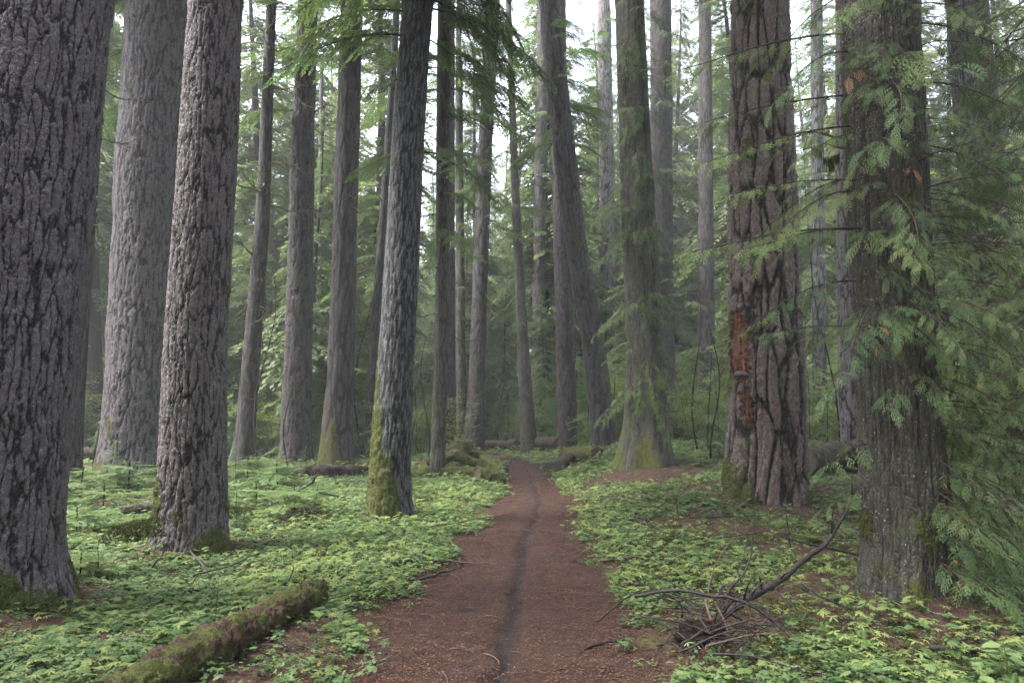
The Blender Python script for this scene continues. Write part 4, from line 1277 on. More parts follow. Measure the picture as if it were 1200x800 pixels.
# ------------------------------------------------------------------ logs
def log_mesh(P, rad, mat, seed=1, k=28, steps=60, rough=0.10, end=True):
    P = np.array([list(p) for p in P], float)
    s = np.linspace(0, len(P) - 1, steps)
    C = np.stack([np.interp(s, range(len(P)), P[:, j]) for j in range(3)], 1)
    kk = np.ones(5) / 5
    for j in range(3):
        pad = np.concatenate([[C[0, j] * 2 - C[2, j], C[0, j] * 2 - C[1, j]], C[:, j], [C[-1, j] * 2 - C[-2, j], C[-1, j] * 2 - C[-3, j]]])
        C[:, j] = np.convolve(pad, kk, 'valid')
    rr = np.interp(np.linspace(0, 1, steps), np.linspace(0, 1, len(rad)), rad)
    d = np.gradient(C, axis=0); d /= np.linalg.norm(d, axis=1)[:, None]
    V = []
    for i in range(steps):
        a = unit(np.cross(d[i], [0, 0, 1.0])); b = np.cross(a, d[i])
        for j in range(k):
            t = 2 * math.pi * j / k
            V.append(C[i] + (a * math.cos(t) + b * math.sin(t)) * rr[i])
    V = np.array(V)
    cen_ = np.repeat(C, k, 0)
    dirv = V - cen_
    nz = fbm(V * 3.5, seed, 3) - 0.5 + 0.6 * (fbm(V * 14, seed + 3, 3) - 0.5) + 0.35 * (vnoise(V * 60, seed + 9) - 0.5)
    V = V + dirv * (nz * rough * 5)[:, None]
    Q = []
    for i in range(steps - 1):
        for j in range(k):
            q = (j + 1) % k
            Q.append((i * k + j, i * k + q, (i + 1) * k + q, (i + 1) * k + j))
    EV, EQ = [], []
    for (i0, flip) in ((0, 1), (steps - 1, 0)):
        base = len(EV)
        for j in range(k): EV.append(V[i0 * k + j])
        EV.append(C[i0])
        for j in range(0, k, 2):
            q = (base + k, base + j, base + (j + 1) % k, base + (j + 2) % k)
            EQ.append(q if not flip else q[::-1])
    return V, Q, np.array(EV), EQ

def log(name, label, P, rad, mat, seed=1, endmat=None, cat='log', steps=60, rough=0.10, k=28, tufts=0):
    V, Q, EV, EQ = log_mesh(P, rad, mat, seed, k, steps, rough)
    org = Vector(P[0])
    r = empty(name, org, label, cat)
    o_ = np.array(org)
    link('bark', mkmesh('log_bark', V - o_, Q, mat, None, True), r)
    link('cut_end', mkmesh('log_end', EV - o_, EQ, endmat or M['logend']), r)
    if tufts:
        m = MB()
        n_ = len(V)
        for _ in range(tufts):
            i = random.randrange(n_)
            c = V[i]; i0 = i // k
            d = c - np.array(V[i0 * k:(i0 + 1) * k]).mean(0)
            d = unit(d)
            if d[2] < -0.2 or fbm(np.array([c]) * 5, 77, 2)[0] < 0.46: continue
            for q in range(5):
                dd = unit(d + np.array([U(-.6, .6), U(-.6, .6), U(-.4, .6)]))
                m.blade(c + np.array([U(-.012, .012) for _ in range(3)]) - d * 0.002, dd, unit(np.cross(dd, [U(-1, 1), U(-1, 1), .3])), U(0.010, 0.028), 0.007, U(0, 1), 0.6)
        tag(link('moss_tufts', m.mesh('moss_tufts', M['mossfluff']), r), 'green moss tufts', None, None, 'stuff')
    return r

def gl(px, py, up):
    g = gpt(px, py); return Vector((g.x, g.y, g.z + up))
log('mossy_log', 'mossy red-brown log lying in the groundcover at the bottom left, beside the trail',
    [gl(120, 850, 0.08), gl(190, 812, 0.08), gl(255, 775, 0.09), gl(320, 735, 0.10), gl(372, 705, 0.10)], [0.125, 0.12, 0.12, 0.115, 0.10], M['log'], 3, steps=170, k=48, tufts=9000, rough=0.20)
log('rotting_log', 'long low brown log lying behind groundcover between the two dark trunks at left',
    [gl(330, 560, 0.1), gl(380, 560, 0.13), (gl(440, 558, 0.12))], [0.16, 0.2, 0.17], M['logred'], 4, steps=70, rough=0.14)
log('rotting_log', 'short dark log behind the pinkish lichen-flecked trunk on the left',
    [gl(138, 606, 0.07), gl(185, 604, 0.09)], [0.14, 0.13], M['logdark'], 5, steps=40, rough=0.14)
log('mossy_log', 'long mossy log on the ground in front of the mound left of the trail',
    [gl(462, 561, 0.12), gl(520, 560, 0.15), gl(586, 562, 0.14)], [0.17, 0.18, 0.18], M['logmoss'], 6, steps=80, rough=0.15)
log('mossy_log', 'short mossy chunk of log at the trail edge below the mossy mound',
    [gl(560, 566, 0.16), gl(590, 567, 0.16)], [0.2, 0.19], M['logmoss'], 7, steps=40, rough=0.12)
log('mossy_log', 'highest mossy log on the mound left of the trail',
    [gl(532, 540, 0.02), gl(560, 538, 0.05), gl(584, 556, 0.02)], [0.20, 0.24, 0.16], M['logmoss'], 17, steps=60, rough=0.15)
log('cut_log', 'grey cut log pointing down the trail at its right edge',
    [gl(645, 557, 0.17), gl(667, 543, 0.18)], [0.20, 0.18], M['logdark'], 8, M['logend'], steps=40, rough=0.06)
log('mossy_log', 'mossy log lying crosswise behind the cut log right of the trail',
    [gl(662, 540, 0.2), gl(700, 539, 0.2)], [0.2, 0.19], M['logmoss'], 9, steps=40, rough=0.12)
log('mossy_stub', 'small bright mossy lump on the right trail edge, left of the cut log',
    [gl(631, 549, 0.06), gl(643, 548, 0.06)], [0.13, 0.11], M['log'], 10, cat='stump', steps=20, rough=0.15)
log('mossy_log', 'mossy log sloping across the front of the mound left of the trail',
    [gl(500, 552, 0.25), gl(535, 548, 0.35), gl(575, 556, 0.15)], [0.13, 0.15, 0.12], M['logmoss'], 31, steps=60, rough=0.2)
log('mossy_log', 'dark mossy log end poking from the mound towards the trail',
    [gl(565, 548, 0.28), gl(592, 560, 0.15)], [0.13, 0.13], M['logmoss'], 32, steps=40, rough=0.15)
log('mossy_stump', 'low broken mossy stump on the mound behind the slim grey trunk',
    [gl(545, 535, -0.2), gl(545, 535, 0.15), gl(546, 535, 0.45)], [0.34, 0.28, 0.22], M['logmoss'], 33, cat='stump', steps=40, rough=0.22)
log('fallen_log', 'reddish fallen log across the far end of the trail, left part',
    [gl(560, 527, 0.25), gl(606, 527, 0.25)], [0.22, 0.22], M['logred'], 11, steps=50)
log('fallen_log', 'reddish fallen log behind the smooth tree at the end of the trail',
    [gl(630, 527, 0.3), gl(656, 528, 0.3)], [0.3, 0.28], M['logred'], 12, steps=40)
log('mossy_log', 'dark mossy log seen between the thick trunk and the broad trunk at left',
    [gl(90, 541, 0.2), gl(122, 539, 0.2)], [0.25, 0.22], M['logdark'], 13, steps=40, rough=0.12)
log('dark_log', 'dark log lying on the ground behind the right side of the red-scarred fir',
    [gl(940, 560, 0.35), gl(985, 552, 0.4), gl(1020, 550, 0.35)], [0.3, 0.3, 0.3], M['logdark'], 14, steps=60, rough=0.14)
# thick broken piece and long branches of the debris pile
def gdist(px, py): return gpt(px, py).y

def stick(name, label, pts, r0, r1, mat, cat='branch', twigs=0, group=None, wob=0.012, k=7):
    P = np.array([list(p) for p in pts], float)
    n = max(12, len(P) * 9)
    s = np.linspace(0, len(P) - 1, n)
    C = np.stack([np.interp(s, range(len(P)), P[:, j]) for j in range(3)], 1)
    for j in range(3):
        pad = np.concatenate([[C[0, j]] * 3, C[:, j], [C[-1, j]] * 3])
        C[:, j] = np.convolve(pad, np.ones(7) / 7, 'valid')
    C += (np.stack([vnoise(np.stack([s * 2.5, s * 0 + j * 9 + P[0][0], s * 0], 1), j) for j in range(3)], 1) - 0.5) * wob * 2
    org = C[0].copy()
    C = C - org
    m = MB(); m.tube(C, np.linspace(r0, r1, n), k, 0.5, 0.25)
    o = link(name, m.mesh(name, mat, True), None, Vector(org))
    tag(o, label, cat, group)
    if twigs:
        for _ in range(twigs):
            p, d = along(C, U(0.15, 0.98))
            dd = unit(d * 0.6 + np.array([U(-1, 1), U(-1, 1), U(-0.4, 1.0)]))
            l = U(0.10, 0.35)
            tm = MB(); tm.tube([p + dd * l * t + np.array([0, 0, 0.1 * l * math.sin(t * 4)]) for t in np.linspace(0, 1, 6)], np.linspace(r0 * 0.3, 0.0012, 6), 4)
            link('twig', tm.mesh('twig', mat, True), o)
    return o
Dn = gdist(840, 740)
stick('fallen_branch', 'longest black fallen branch, curving up to the right from the debris pile', [pix(798, 775, Dn - 0.3), pix(845, 722, Dn), pix(880, 700, Dn + 0.1), pix(930, 668, Dn + 0.3), pix(965, 640, Dn + 0.5), pix(990, 605, Dn + 0.6), pix(1004, 568, Dn + 0.7)], 0.034, 0.010, M['debris'], twigs=14)
stick('fallen_branch', 'bare brown branch arching low over the debris pile and down to the right', [pix(742, 700, Dn + 0.2), pix(775, 693, Dn + 0.1), pix(805, 692, Dn), pix(845, 699, Dn - 0.1), pix(880, 708, Dn - 0.2), pix(915, 733, Dn - 0.3), pix(945, 765, Dn - 0.4), pix(962, 787, Dn - 0.45)], 0.013, 0.011, M['debris'], twigs=3)
stick('broken_branch', 'thick broken dark branch stub at the bottom of the debris pile', [pix(800, 752, Dn - 0.4), pix(815, 775, Dn - 0.5), pix(850, 812, Dn - 0.75)], 0.040, 0.035, M['debris'], k=10)
stick('fallen_branch', 'thin lichen-spotted stem rising steeply from the debris pile to the old fir', [pix(850, 697, Dn), pix(872, 672, Dn + 0.1), pix(882, 645, Dn + 0.15), pix(886, 590, Dn + 0.2)], 0.010, 0.004, M['debris'], twigs=3)
stick('fallen_branch', 'thin twig rising at the left of the debris pile', [pix(829, 697, Dn), pix(836, 665, Dn + 0.1), pix(852, 640, Dn + 0.2), pix(868, 628, Dn + 0.2)], 0.006, 0.003, M['debris2'], twigs=3)
stick('fallen_branch', 'short upright dark twig right of the steep stem', [gpt(927, 655), pix(925, 625, gdist(927, 655)), pix(918, 590, gdist(927, 655))], 0.010, 0.004, M['debris'], twigs=2)
stick('fallen_branch', 'two-toned thin stick slanting down through the middle of the debris pile', [pix(826, 700, Dn - 0.05), pix(835, 735, Dn - 0.25), pix(852, 765, Dn - 0.45), pix(880, 800, Dn - 0.7)], 0.010, 0.008, M['debris2'], twigs=3)
stick('fallen_branch', 'forked stick lying on the right front of the debris pile', [pix(838, 705, Dn - 0.05), pix(850, 730, Dn - 0.2), pix(858, 765, Dn - 0.35)], 0.008, 0.006, M['debris2'], twigs=2)
stick('fallen_branch', 'dark stick slanting down right from the longest black branch', [pix(935, 680, Dn + 0.2), pix(965, 700, Dn), pix(1000, 715, Dn)], 0.010, 0.005, M['debris'], twigs=3)
stick('fallen_branch', 'dark stick on the ground at the bottom right corner', [gl(1085, 765, 0.03), gl(1140, 768, 0.03), gl(1200, 778, 0.04)], 0.022, 0.016, M['debris'], twigs=3)
stick('fallen_branch', 'grey lichen-spotted stick lying on the right side of the trail', [gl(685, 764, 0.015), gl(705, 757, 0.02), gl(732, 752, 0.02)], 0.010, 0.007, M['debris'], twigs=1)
stick('fallen_branch', 'thin dark branch lying from the trail edge towards the debris pile', [gl(700, 735, 0.03), gl(725, 715, 0.06), gl(760, 697, 0.08)], 0.007, 0.004, M['debris'], twigs=2)
stick('fallen_branch', 'pale short straw-coloured stick on the left half of the trail', [gl(493, 723, 0.012), gl(517, 725, 0.012)], 0.005, 0.004, M['logend'], 'stick')
stick('fallen_branch', 'dark short stick on the trail at lower left', [gl(430, 785, 0.012), gl(450, 770, 0.012), gl(465, 768, 0.012)], 0.006, 0.004, M['debris'], 'stick')
stick('fallen_branch', 'dark stick on the left edge of the trail among leaves', [gl(515, 656, 0.02), gl(545, 655, 0.02)], 0.011, 0.009, M['debris'], 'stick', 1)
stick('fallen_branch', 'thin dark branch arched over the mossy log', [pix(228, 738, gdist(250, 760) - 0.2), pix(262, 727, gdist(260, 750) - 0.1), pix(315, 725, gdist(300, 735))], 0.008, 0.004, M['debris'], twigs=3)
stick('fallen_branch', 'lichened dark stick leaning up beside the thin tree with mossy branches', [gl(264, 550, 0.1), pix(285, 541, gdist(264, 550)), pix(312, 524, gdist(264, 550) + 0.3)], 0.03, 0.018, M['debris'], twigs=2)
stick('fallen_branch', 'dark forked stick in the plants left of the mossy-footed tree', [gl(349, 579, 0.06), pix(365, 566, gdist(349, 579)), pix(373, 555, gdist(349, 579))], 0.03, 0.02, M['debris'], twigs=3)
stick('fallen_branch', 'thin crooked stem rising from the plants just right of the thickest trunk', [gpt(122, 682), pix(115, 660, gdist(122, 682)), pix(116, 630, gdist(122, 682))], 0.006, 0.003, M['debris'], twigs=4)
stick('fallen_branch', 'dark stick leaning against the foot of the pinkish lichen-flecked trunk', [gl(176, 672, 0.02), pix(186, 655, gdist(176, 672)), pix(196, 643, gdist(176, 672) + 0.1)], 0.011, 0.007, M['debris'], twigs=2)
stick('fallen_branch', 'low crooked dark stick in the plants right of the pinkish lichen-flecked trunk', [gl(215, 712, 0.05), gl(255, 705, 0.08), gl(235, 690, 0.1)], 0.008, 0.004, M['debris'], twigs=3)
stick('fallen_branch', 'small upright twig standing between trail and thickest trunk', [gpt(332, 690), pix(338, 680, gdist(332, 690)), pix(345, 662, gdist(332, 690))], 0.008, 0.004, M['debris'], twigs=3)
stick('fallen_branch', 'pale small stem poking up from bright plants right of the trail', [gpt(795, 610), pix(793, 590, gdist(795, 610)), pix(792, 580, gdist(795, 610))], 0.016, 0.010, M['debris2'], twigs=2)
def root_mass():
    V = []; Q = []; n1_, n2_ = 40, 26
    for i in range(n1_):
        for j in range(n2_):
            a = 2 * math.pi * i / n1_; e = math.pi * j / (n2_ - 1)
            V.append((math.sin(e) * math.cos(a), math.sin(e) * math.sin(a), math.cos(e)))
    V = np.array(V); r = 0.55 + 0.9 * fbm(V * 2.2 + 5, 3, 4) ** 1.2 + 0.25 * (fbm(V * 9, 8, 3) - 0.5)
    V = V * r[:, None] * [0.19, 0.17, 0.09]
    for i in range(n1_):
        for j in range(n2_ - 1):
            q = (i + 1) % n1_
            Q.append((i * n2_ + j, i * n2_ + j + 1, q * n2_ + j + 1, q * n2_ + j))
    return mkmesh('root_mass', V, Q, M['rootsoil'], None, True)
rt = gpt(822, 752)
rm = tag(link('root_mass', root_mass(), None, rt + Vector((0, 0, 0.05)), (0, 0, 1.0)), 'dark earthy root lump at the heart of the debris pile right of the trail', 'root mass')
for k in range(26):
    a = U(0, 6.28); e = U(0.05, 1.0); L = U(0.12, 0.4)
    d = np.array([math.cos(a) * math.cos(e), math.sin(a) * math.cos(e), math.sin(e)])
    m = MB(); p = d * [0.11, 0.11, 0.05]; P_ = [p]
    for q in range(7):
        d = unit(d + np.array([U(-.3, .3), U(-.3, .3), -0.10 + U(-.15, .1)])); p = p + d * L / 7; P_.append(p)
    m.tube(P_, np.linspace(U(0.003, 0.008), 0.0015, 8), 4)
    link('root', m.mesh('root', M['debris'], True), rm)
for k in range(95):  # thin twigs heaped in the pile
    px, py = random.gauss(828, 34), random.gauss(728, 24)
    g = gpt(px, min(py + 15, 790))
    a = U(0, 6.28); L = U(0.15, 0.6); e = abs(random.gauss(0, 0.28))
    d = Vector((math.cos(a) * math.cos(e), math.sin(a) * math.cos(e), math.sin(e)))
    s0 = g + Vector((0, 0, U(0, 0.12)))
    stick('twig', 'thin dark twig heaped in the debris pile right of the trail', [s0, s0 + d * L * 0.5 + Vector((0, 0, 0.03)), s0 + d * L], U(0.004, 0.010), 0.0015, M['debris'] if k % 6 else M['debris2'], 'twig', 0, 'twigs heaped in the debris pile', 0.02, 4)

for k in range(54):
    y_ = U(5.2, 18); x_ = U(-0.72 * y_, 0.72 * y_)
    dd_ = abs(x_ - float(path_x(y_)))
    if dd_ < 0.75 * float(path_hw(y_)): continue
    zz0 = th(x_, y_) + 0.03; a = U(0, 6.28); L = U(0.3, 1.3); rr = U(0.006, 0.02)
    d = Vector((math.cos(a), math.sin(a), 0)); e = U(-0.02, 0.28) if dd_ > 1.4 else 0.0
    p0 = Vector((x_, y_, zz0)); p2 = p0 + d * L; p2.z = th(p2.x, p2.y) + 0.04 + e * L
    p1 = p0 + d * L * 0.5 + Vector((-d.y, d.x, 0)) * U(-0.08, 0.08) * L; p1.z = th(p1.x, p1.y) + 0.04 + e * L * 0.5
    stick('fallen_stick', 'weathered dark stick lying among the low plants', [p0, p1, p2], rr, rr * 0.5, M['debris'] if k % 3 else M['debris2'], 'stick', random.choice([0, 1, 3]), 'weathered sticks lying among the low plants')

# ------------------------------------------------------------------ shrubs, saplings
def shrub_mesh(h=1.4, stems=8, leaves=1100, leaf=(0.045, 0.075), mat='shrub'):
    w, f = MB(), MB()
    for s_ in range(stems):
        a = U(0, 6.28); lean = U(0.15, 0.6)
        P = [np.array([math.cos(a) * lean * h * t ** 1.3, math.sin(a) * lean * h * t ** 1.3, h * U(0.85, 1.05) * t - 0.05]) for t in np.linspace(0, 1, 7)]
        w.tube(P, np.linspace(0.008, 0.002, 7), 4)
        for q in range(leaves // stems // 6):
            p, d = along(np.array(P), U(0.25, 1.0))
            b = U(0, 6.28); tw = unit(np.array([math.cos(b), math.sin(b), U(-0.1, 0.5)])); tl = U(0.1, 0.32) * h
            tn = U(0, 0.8)
            for k in range(6):
                pp = p + tw * tl * (k + 1) / 6
                c = b + (1.1 if k % 2 else -1.1)
                dd = unit(np.array([math.cos(c), math.sin(c), U(-0.3, 0.2)]))
                l = U(*leaf)
                f.leaf(pp, dd, unit(np.cross([0, 0, 1.0], dd)), l, l * 0.6, tn + U(0, 0.15), 0.1, 0.1)
    return w.mesh('shrub_stems', M['twig'], True), f.mesh('shrub_leaves', M[mat])
SHR = [shrub_mesh() for _ in range(4)]
SHRM = [shrub_mesh(1.3, 6, 500, (0.06, 0.10), 'mapleaf') for _ in range(2)]

def conifer(h, crown0, rmax, nb, bough, seed=0, trunk_r=None, leafm='hemfar'):
    """one trunk mesh + one crown mesh merged from boughs"""
    w, f = MB(), MB()
    tr = trunk_r or h * 0.011
    n = 14
    zs = np.linspace(-0.3, h, n)
    P = np.stack([0.02 * h * np.sin(zs / h * 3 + seed), 0.015 * h * np.sin(zs / h * 4 + seed * 2), zs], 1) - np.array([0.02 * h * math.sin(seed), 0.015 * h * math.sin(seed * 2), 0])
    w.tube(P, np.maximum(0.012, tr * (1 - (zs / h).clip(0, 1)) ** 0.8), 10)
    VV, QQ, TT, nn = [], [], [], 0
    for i in range(nb):
        t = (i + U(0, 1)) / nb
        z = crown0 + (h * 0.99 - crown0) * t
        s = rmax * ((1 - t) ** 0.75 * (0.55 + 0.45 * min(1, t * 5)) + 0.04) * U(0.65, 1.2)
        V, Qd, T = random.choice(bough)
        a = U(0, 6.28); tl = U(-0.15, 0.35)
        ca, sa, ct, st = math.cos(a), math.sin(a), math.cos(tl), math.sin(tl)
        x_, y_, z_ = V[:, 0] * s, V[:, 1] * s, V[:, 2] * s
        x2, z2 = x_ * ct + z_ * st, -x_ * st + z_ * ct
        cx_, cy_ = np.interp(z, P[:, 2], P[:, 0]), np.interp(z, P[:, 2], P[:, 1])
        VV.append(np.stack([x2 * ca - y_ * sa + cx_, x2 * sa + y_ * ca + cy_, z2 + z], 1))
        QQ.append(Qd + nn); TT.append(np.clip(T * 0.6 + U(0, 0.4), 0, 0.95)); nn += len(V)
    return w.mesh('young_trunk', M['fir_far'], True), mkmesh('crown', np.concatenate(VV), np.concatenate(QQ), M[leafm], np.concatenate(TT))

def lowbough(L=1.0, sp=0.075, bl=(0.085, 0.15), bw=0.048, bsp=0.065, **kw):
    w, f = hemlock_bough(L, sp, bl, bw, bsp, **kw)
    V1, Q1, T1_ = f.arrays()
    m = MB(); P = bough_path(L, 0.14, 0.42); m.tube(P, np.linspace(0.012, 0.004, len(P)), 3)
    V2, Q2, T2_ = m.arrays()
    return np.concatenate([V1, V2]), np.concatenate([Q1, Q2 + len(V1)]), np.concatenate([T1_, T2_ * 0])
LB = [lowbough() for _ in range(5)]
LBf = [lowbough(1.0, 0.05, (0.05, 0.09), 0.026, 0.04) for _ in range(4)]
SAP = [conifer(2.2, 0.15, 0.75, 34, LBf, s, 0.018, 'seedleaf') for s in (1, 2, 3)]
LBl = [lowbough(1.0, 0.05, (0.05, 0.085), 0.024, 0.04, droop=0.10, rise=0.25) for _ in range(4)]
LOW = [conifer(0.45, 0.16, 0.85, 22, LBl, s, 0.008, 'seedleaf') for s in (4, 5, 6)]
UND = [conifer(13, 1.8, 2.5, 120, LB, s, 0.10) for s in (1, 2, 3)]
TALL = [conifer(34, 7, 3.8, 190, LB, s, 0.36) for s in (4, 5, 6)]

HIGH = [conifer(20, 1, 3.6, 110, LB, s, 0.1) for s in (7, 8, 9)]
for T_ in [T0, T1, T2, T3, T4, T5, T6, T7, T8, T9, T17, T18, T19, T20b, T21, T22, T23, T24]:
    D_ = T_[4]; z0_ = max(11.0, 1.6 + D_ * 0.66 + 2.0)
    link('crown', random.choice(HIGH)[1], T_[0], T_[2](z0_) - T_[1], (0, 0, U(0, 6.28)), (1, 1, (34 - z0_) / 20.0))

def plant_tree(name, label, meshes, x, y, s, group=None, cat='tree', parts=('trunk', 'crown'), zoff=0.0):
    w, f = meshes
    t = empty(name, (x, y, th(x, y) + zoff), label, cat, group, U(0, 6.28))
    t.scale = (s * U(0.9, 1.1), s * U(0.9, 1.1), s)
    t.rotation_euler.x = U(-0.04, 0.04)
    link(parts[0], w, t); link(parts[1], f, t)
    TREES.append((x, y, 0.2))
    return t

def ok_place(x, y, pad=0.9, path=1.6):
    if abs(x - float(path_x(y))) < path: return False
    for tx, ty, tr in TREES:
        if (x - tx) ** 2 + (y - ty) ** 2 < (pad + tr) ** 2: return False
    return True

# tall hazy trees behind
for px_, y_, lab_ in [(118, 30, 'hazy conifer showing in the narrow gap right of the thickest left trunk'), (128, 40, 'fainter conifer in the gap between the thickest and the broad left trunks'), (975, 44, 'pale conifer in the gap between the red-scarred fir and the near cedar'), (825, 52, 'pale conifer in the gap left of the red-scarred fir'), (690, 50, 'pale conifer rising behind the leaning trunk and the buttressed cedar')]:
    plant_tree('tall_conifer', lab_, random.choice(TALL), (px_ - 600) / 800 * y_, y_, 1.0)
random.seed(21)
cnt = 0
def corridor(x, y): # the bright opening at the top of the picture, above the trail's end
    u = 600 + 800 * x / y
    return 602 < u < 636
for y0, y1, n in [(36, 52, 30), (52, 75, 58), (75, 110, 70)]:
    k = 0; tries = 0
    while k < n and tries < 2000:
        tries += 1
        y = U(y0, y1); x = U(-0.85 * y, 0.85 * y)
        if not ok_place(x, y, 1.6, 2.0) or corridor(x, y): continue
        lab = {36: 'tall straight conifer in the haze, just beyond the nearer trunks', 52: 'tall pale conifer deep in the haze of the forest', 75: 'faint farthest conifer almost lost in the fog'}[y0]
        plant_tree('tall_conifer', lab, random.choice(TALL), x, y, U(0.85, 1.15), 'tall hazy conifers, ' + {36: 'nearest row', 52: 'middle rows', 75: 'farthest rows'}[y0])
        k += 1
for y0, y1, n in [(26, 40, 34), (40, 60, 85), (60, 95, 110)]:
    k = 0; tries = 0
    while k < n and tries < 3000:
        tries += 1
        y = U(y0, y1); x = U(-0.85 * y, 0.85 * y)
        if not ok_place(x, y, 1.0, 2.6 if y < 36 else 1.2) or (corridor(x, y) and y < 44): continue
        if y < 36 and abs(x - float(path_x(y))) < 3.5: continue
        lab = {26: 'young feathery hemlock growing among the trunks in the middle distance', 40: 'young hemlock softened by haze behind the trunks', 60: 'distant pale understory hemlock in the fog'}[y0]
        plant_tree('young_hemlock', lab, random.choice(UND), x, y, U(0.45, 1.2) * (0.5 if corridor(x, y) else 1), 'young hemlocks, ' + {26: 'middle distance', 40: 'behind the trunks', 60: 'far in the fog'}[y0])
        k += 1
k = 0; tries = 0
while k < 170 and tries < 7000:
    tries += 1
    y = U(17, 44); x = U(-0.8 * y, 0.8 * y)
    if y < 24 and x < 3.5 and x > -14: continue
    if not ok_place(x, y, 0.5, 2.4): continue
    if 22 > y and abs(x) < 5: continue
    plant_tree('hemlock_sapling', 'small hemlock sapling in the undergrowth between the trunks', random.choice(SAP), x, y, U(0.6, 1.4), 'hemlock saplings in the undergrowth', 'sapling')
    k += 1
# low feathery saplings on the left
LOWP = [(95, 578, 1.0, 'feathery low hemlock seedling right beside the dark slender trunk at left'), (150, 572, 1.1, 'low spreading hemlock seedling at the foot of the broad furrowed trunk'), (290, 566, 1.2, 'low spreading hemlock seedling below the thin tree with mossy branches'),
        (325, 572, 1.1, 'low spreading hemlock seedling in front of the long brown log'), (300, 600, 0.9, 'low feathery seedling right of the pinkish lichen-flecked trunk'), (120, 600, 0.9, 'low feathery seedling in front of the short dark log'), (345, 600, .8, 'small feathery seedling midway between pinkish trunk and mossy-footed tree'), (90, 625, 0.7, 'pale feathery seedling nearest to the thickest trunk')]
for px, py, s, lab in LOWP:
    g = gpt(px, py)
    plant_tree('hemlock_seedling', lab, random.choice(LOW), g.x, g.y, s * 1.15, 'low hemlock seedlings on the left', 'seedling')
for px, py, hpx, lab in [(112, 548, 180, 'thin mossy dead sapling between the thickest and the broad left trunks'), (305, 552, 240, 'thin bare sapling beside the leaning mossy-branched trunk'), (336, 548, 130, 'short bare sapling stem left of the dark furrowed trunk'), (424, 540, 260, 'thin bare stem between the moss-sided dark trunk and the mossy-footed tree'),
        (497, 545, 150, 'thin dead stem between the mossy-footed tree and the slim grey trunk'), (588, 522, 120, 'thin dead stem just left of the trail end'), (820, 530, 200, 'thin dead stem left of the red-scarred old fir'), (975, 540, 320, 'tall thin bare stem just left of the nearest right-hand cedar'), (1112, 600, 420, 'tall thin dark stem just right of the nearest right-hand cedar'), (840, 540, 160, 'short dead stem close by the red-scarred old fir')]:
    g = gpt(px, py); hh = hpx / 800 * g.y
    t = empty('dead_sapling', g, lab, 'small tree')
    m = MB(); P_ = [np.array([0.04 * hh * math.sin(q * 0.7 + px), 0.02 * hh * math.cos(q * 0.9), hh * q / 8 - (0.1 if q == 0 else 0)]) for q in range(9)]
    r_ = 0.0022 * g.y ** 0.5 * 3
    m.tube(P_, np.linspace(r_, r_ * 0.35, 9), 6, 0.5, 0.2)
    link('trunk', m.mesh('sapling_trunk', M['fir_far'], True), t)
    for q in range(14):
        p_, d_ = along(np.array(P_), U(0.25, 1))
        link('dead_branch', random.choice(DEADBR), t, p_, (U(-3, 3), U(-.3, .5), U(0, 6.28)), U(0.2, 0.55) * (hh / 4) ** 0.5)
k = 0; tries = 0
while k < 46 and tries < 3000:
    tries += 1
    y = U(6.5, 20); x = U(-0.75 * y, 0.75 * y)
    if not ok_place(x, y, 0.2, 1.5) or (x > 0 and random.random() < 0.6): continue
    plant_tree('hemlock_seedling', 'tiny hemlock seedling in the groundcover', random.choice(LOW + SAP[:1]), x, y, U(0.25, 0.6), 'tiny hemlock seedlings in the groundcover', 'seedling')
    TREES.pop(); k += 1
# shrubs
k = 0; tries = 0
while k < 170 and tries < 9000:
    tries += 1
    y = U(14, 46); x = U(-0.8 * y, 0.8 * y)
    if y < 23 and x < 3.5: continue
    if y < 17 and x < 7: continue
    if not ok_place(x, y, 0.3, 1.7): continue
    st, lf = random.choice(SHR)
    o = link('huckleberry_shrub', st, None, (x, y, th(x, y)), (0, 0, U(0, 6.28)), U(0.6, 1.25) * (1.0 if y < 22 else 1.5))
    right_ = x > 2
    tag(o, 'bright green small-leaved shrub ' + ('in the undergrowth right of the trail' if right_ else 'in the undergrowth left of the trail'), 'shrub', 'small-leaved shrubs ' + ('right' if right_ else 'left') + ' of the trail')
    link('leaves', lf, o)
    k += 1
for px, py, s, lab in [(1130, 590, 1.0, 'yellow-green shrub low behind the near cedar on the right'), (1170, 560, 1.1, 'yellow-green shrub at the right edge, upper one'), (1190, 620, 0.9, 'bright shrub at the right edge below the other'), (1100, 560, 0.9, 'bright shrub touching the right side of the near cedar'), (985, 530, 0.9, 'bright shrub between the old fir and the near cedar')]:
    g = gpt(px, py); st, lf = random.choice(SHR)
    o = tag(link('shrub', st, None, g, (0, 0, U(0, 6.28)), s), lab, 'shrub'); link('leaves', lf, o)
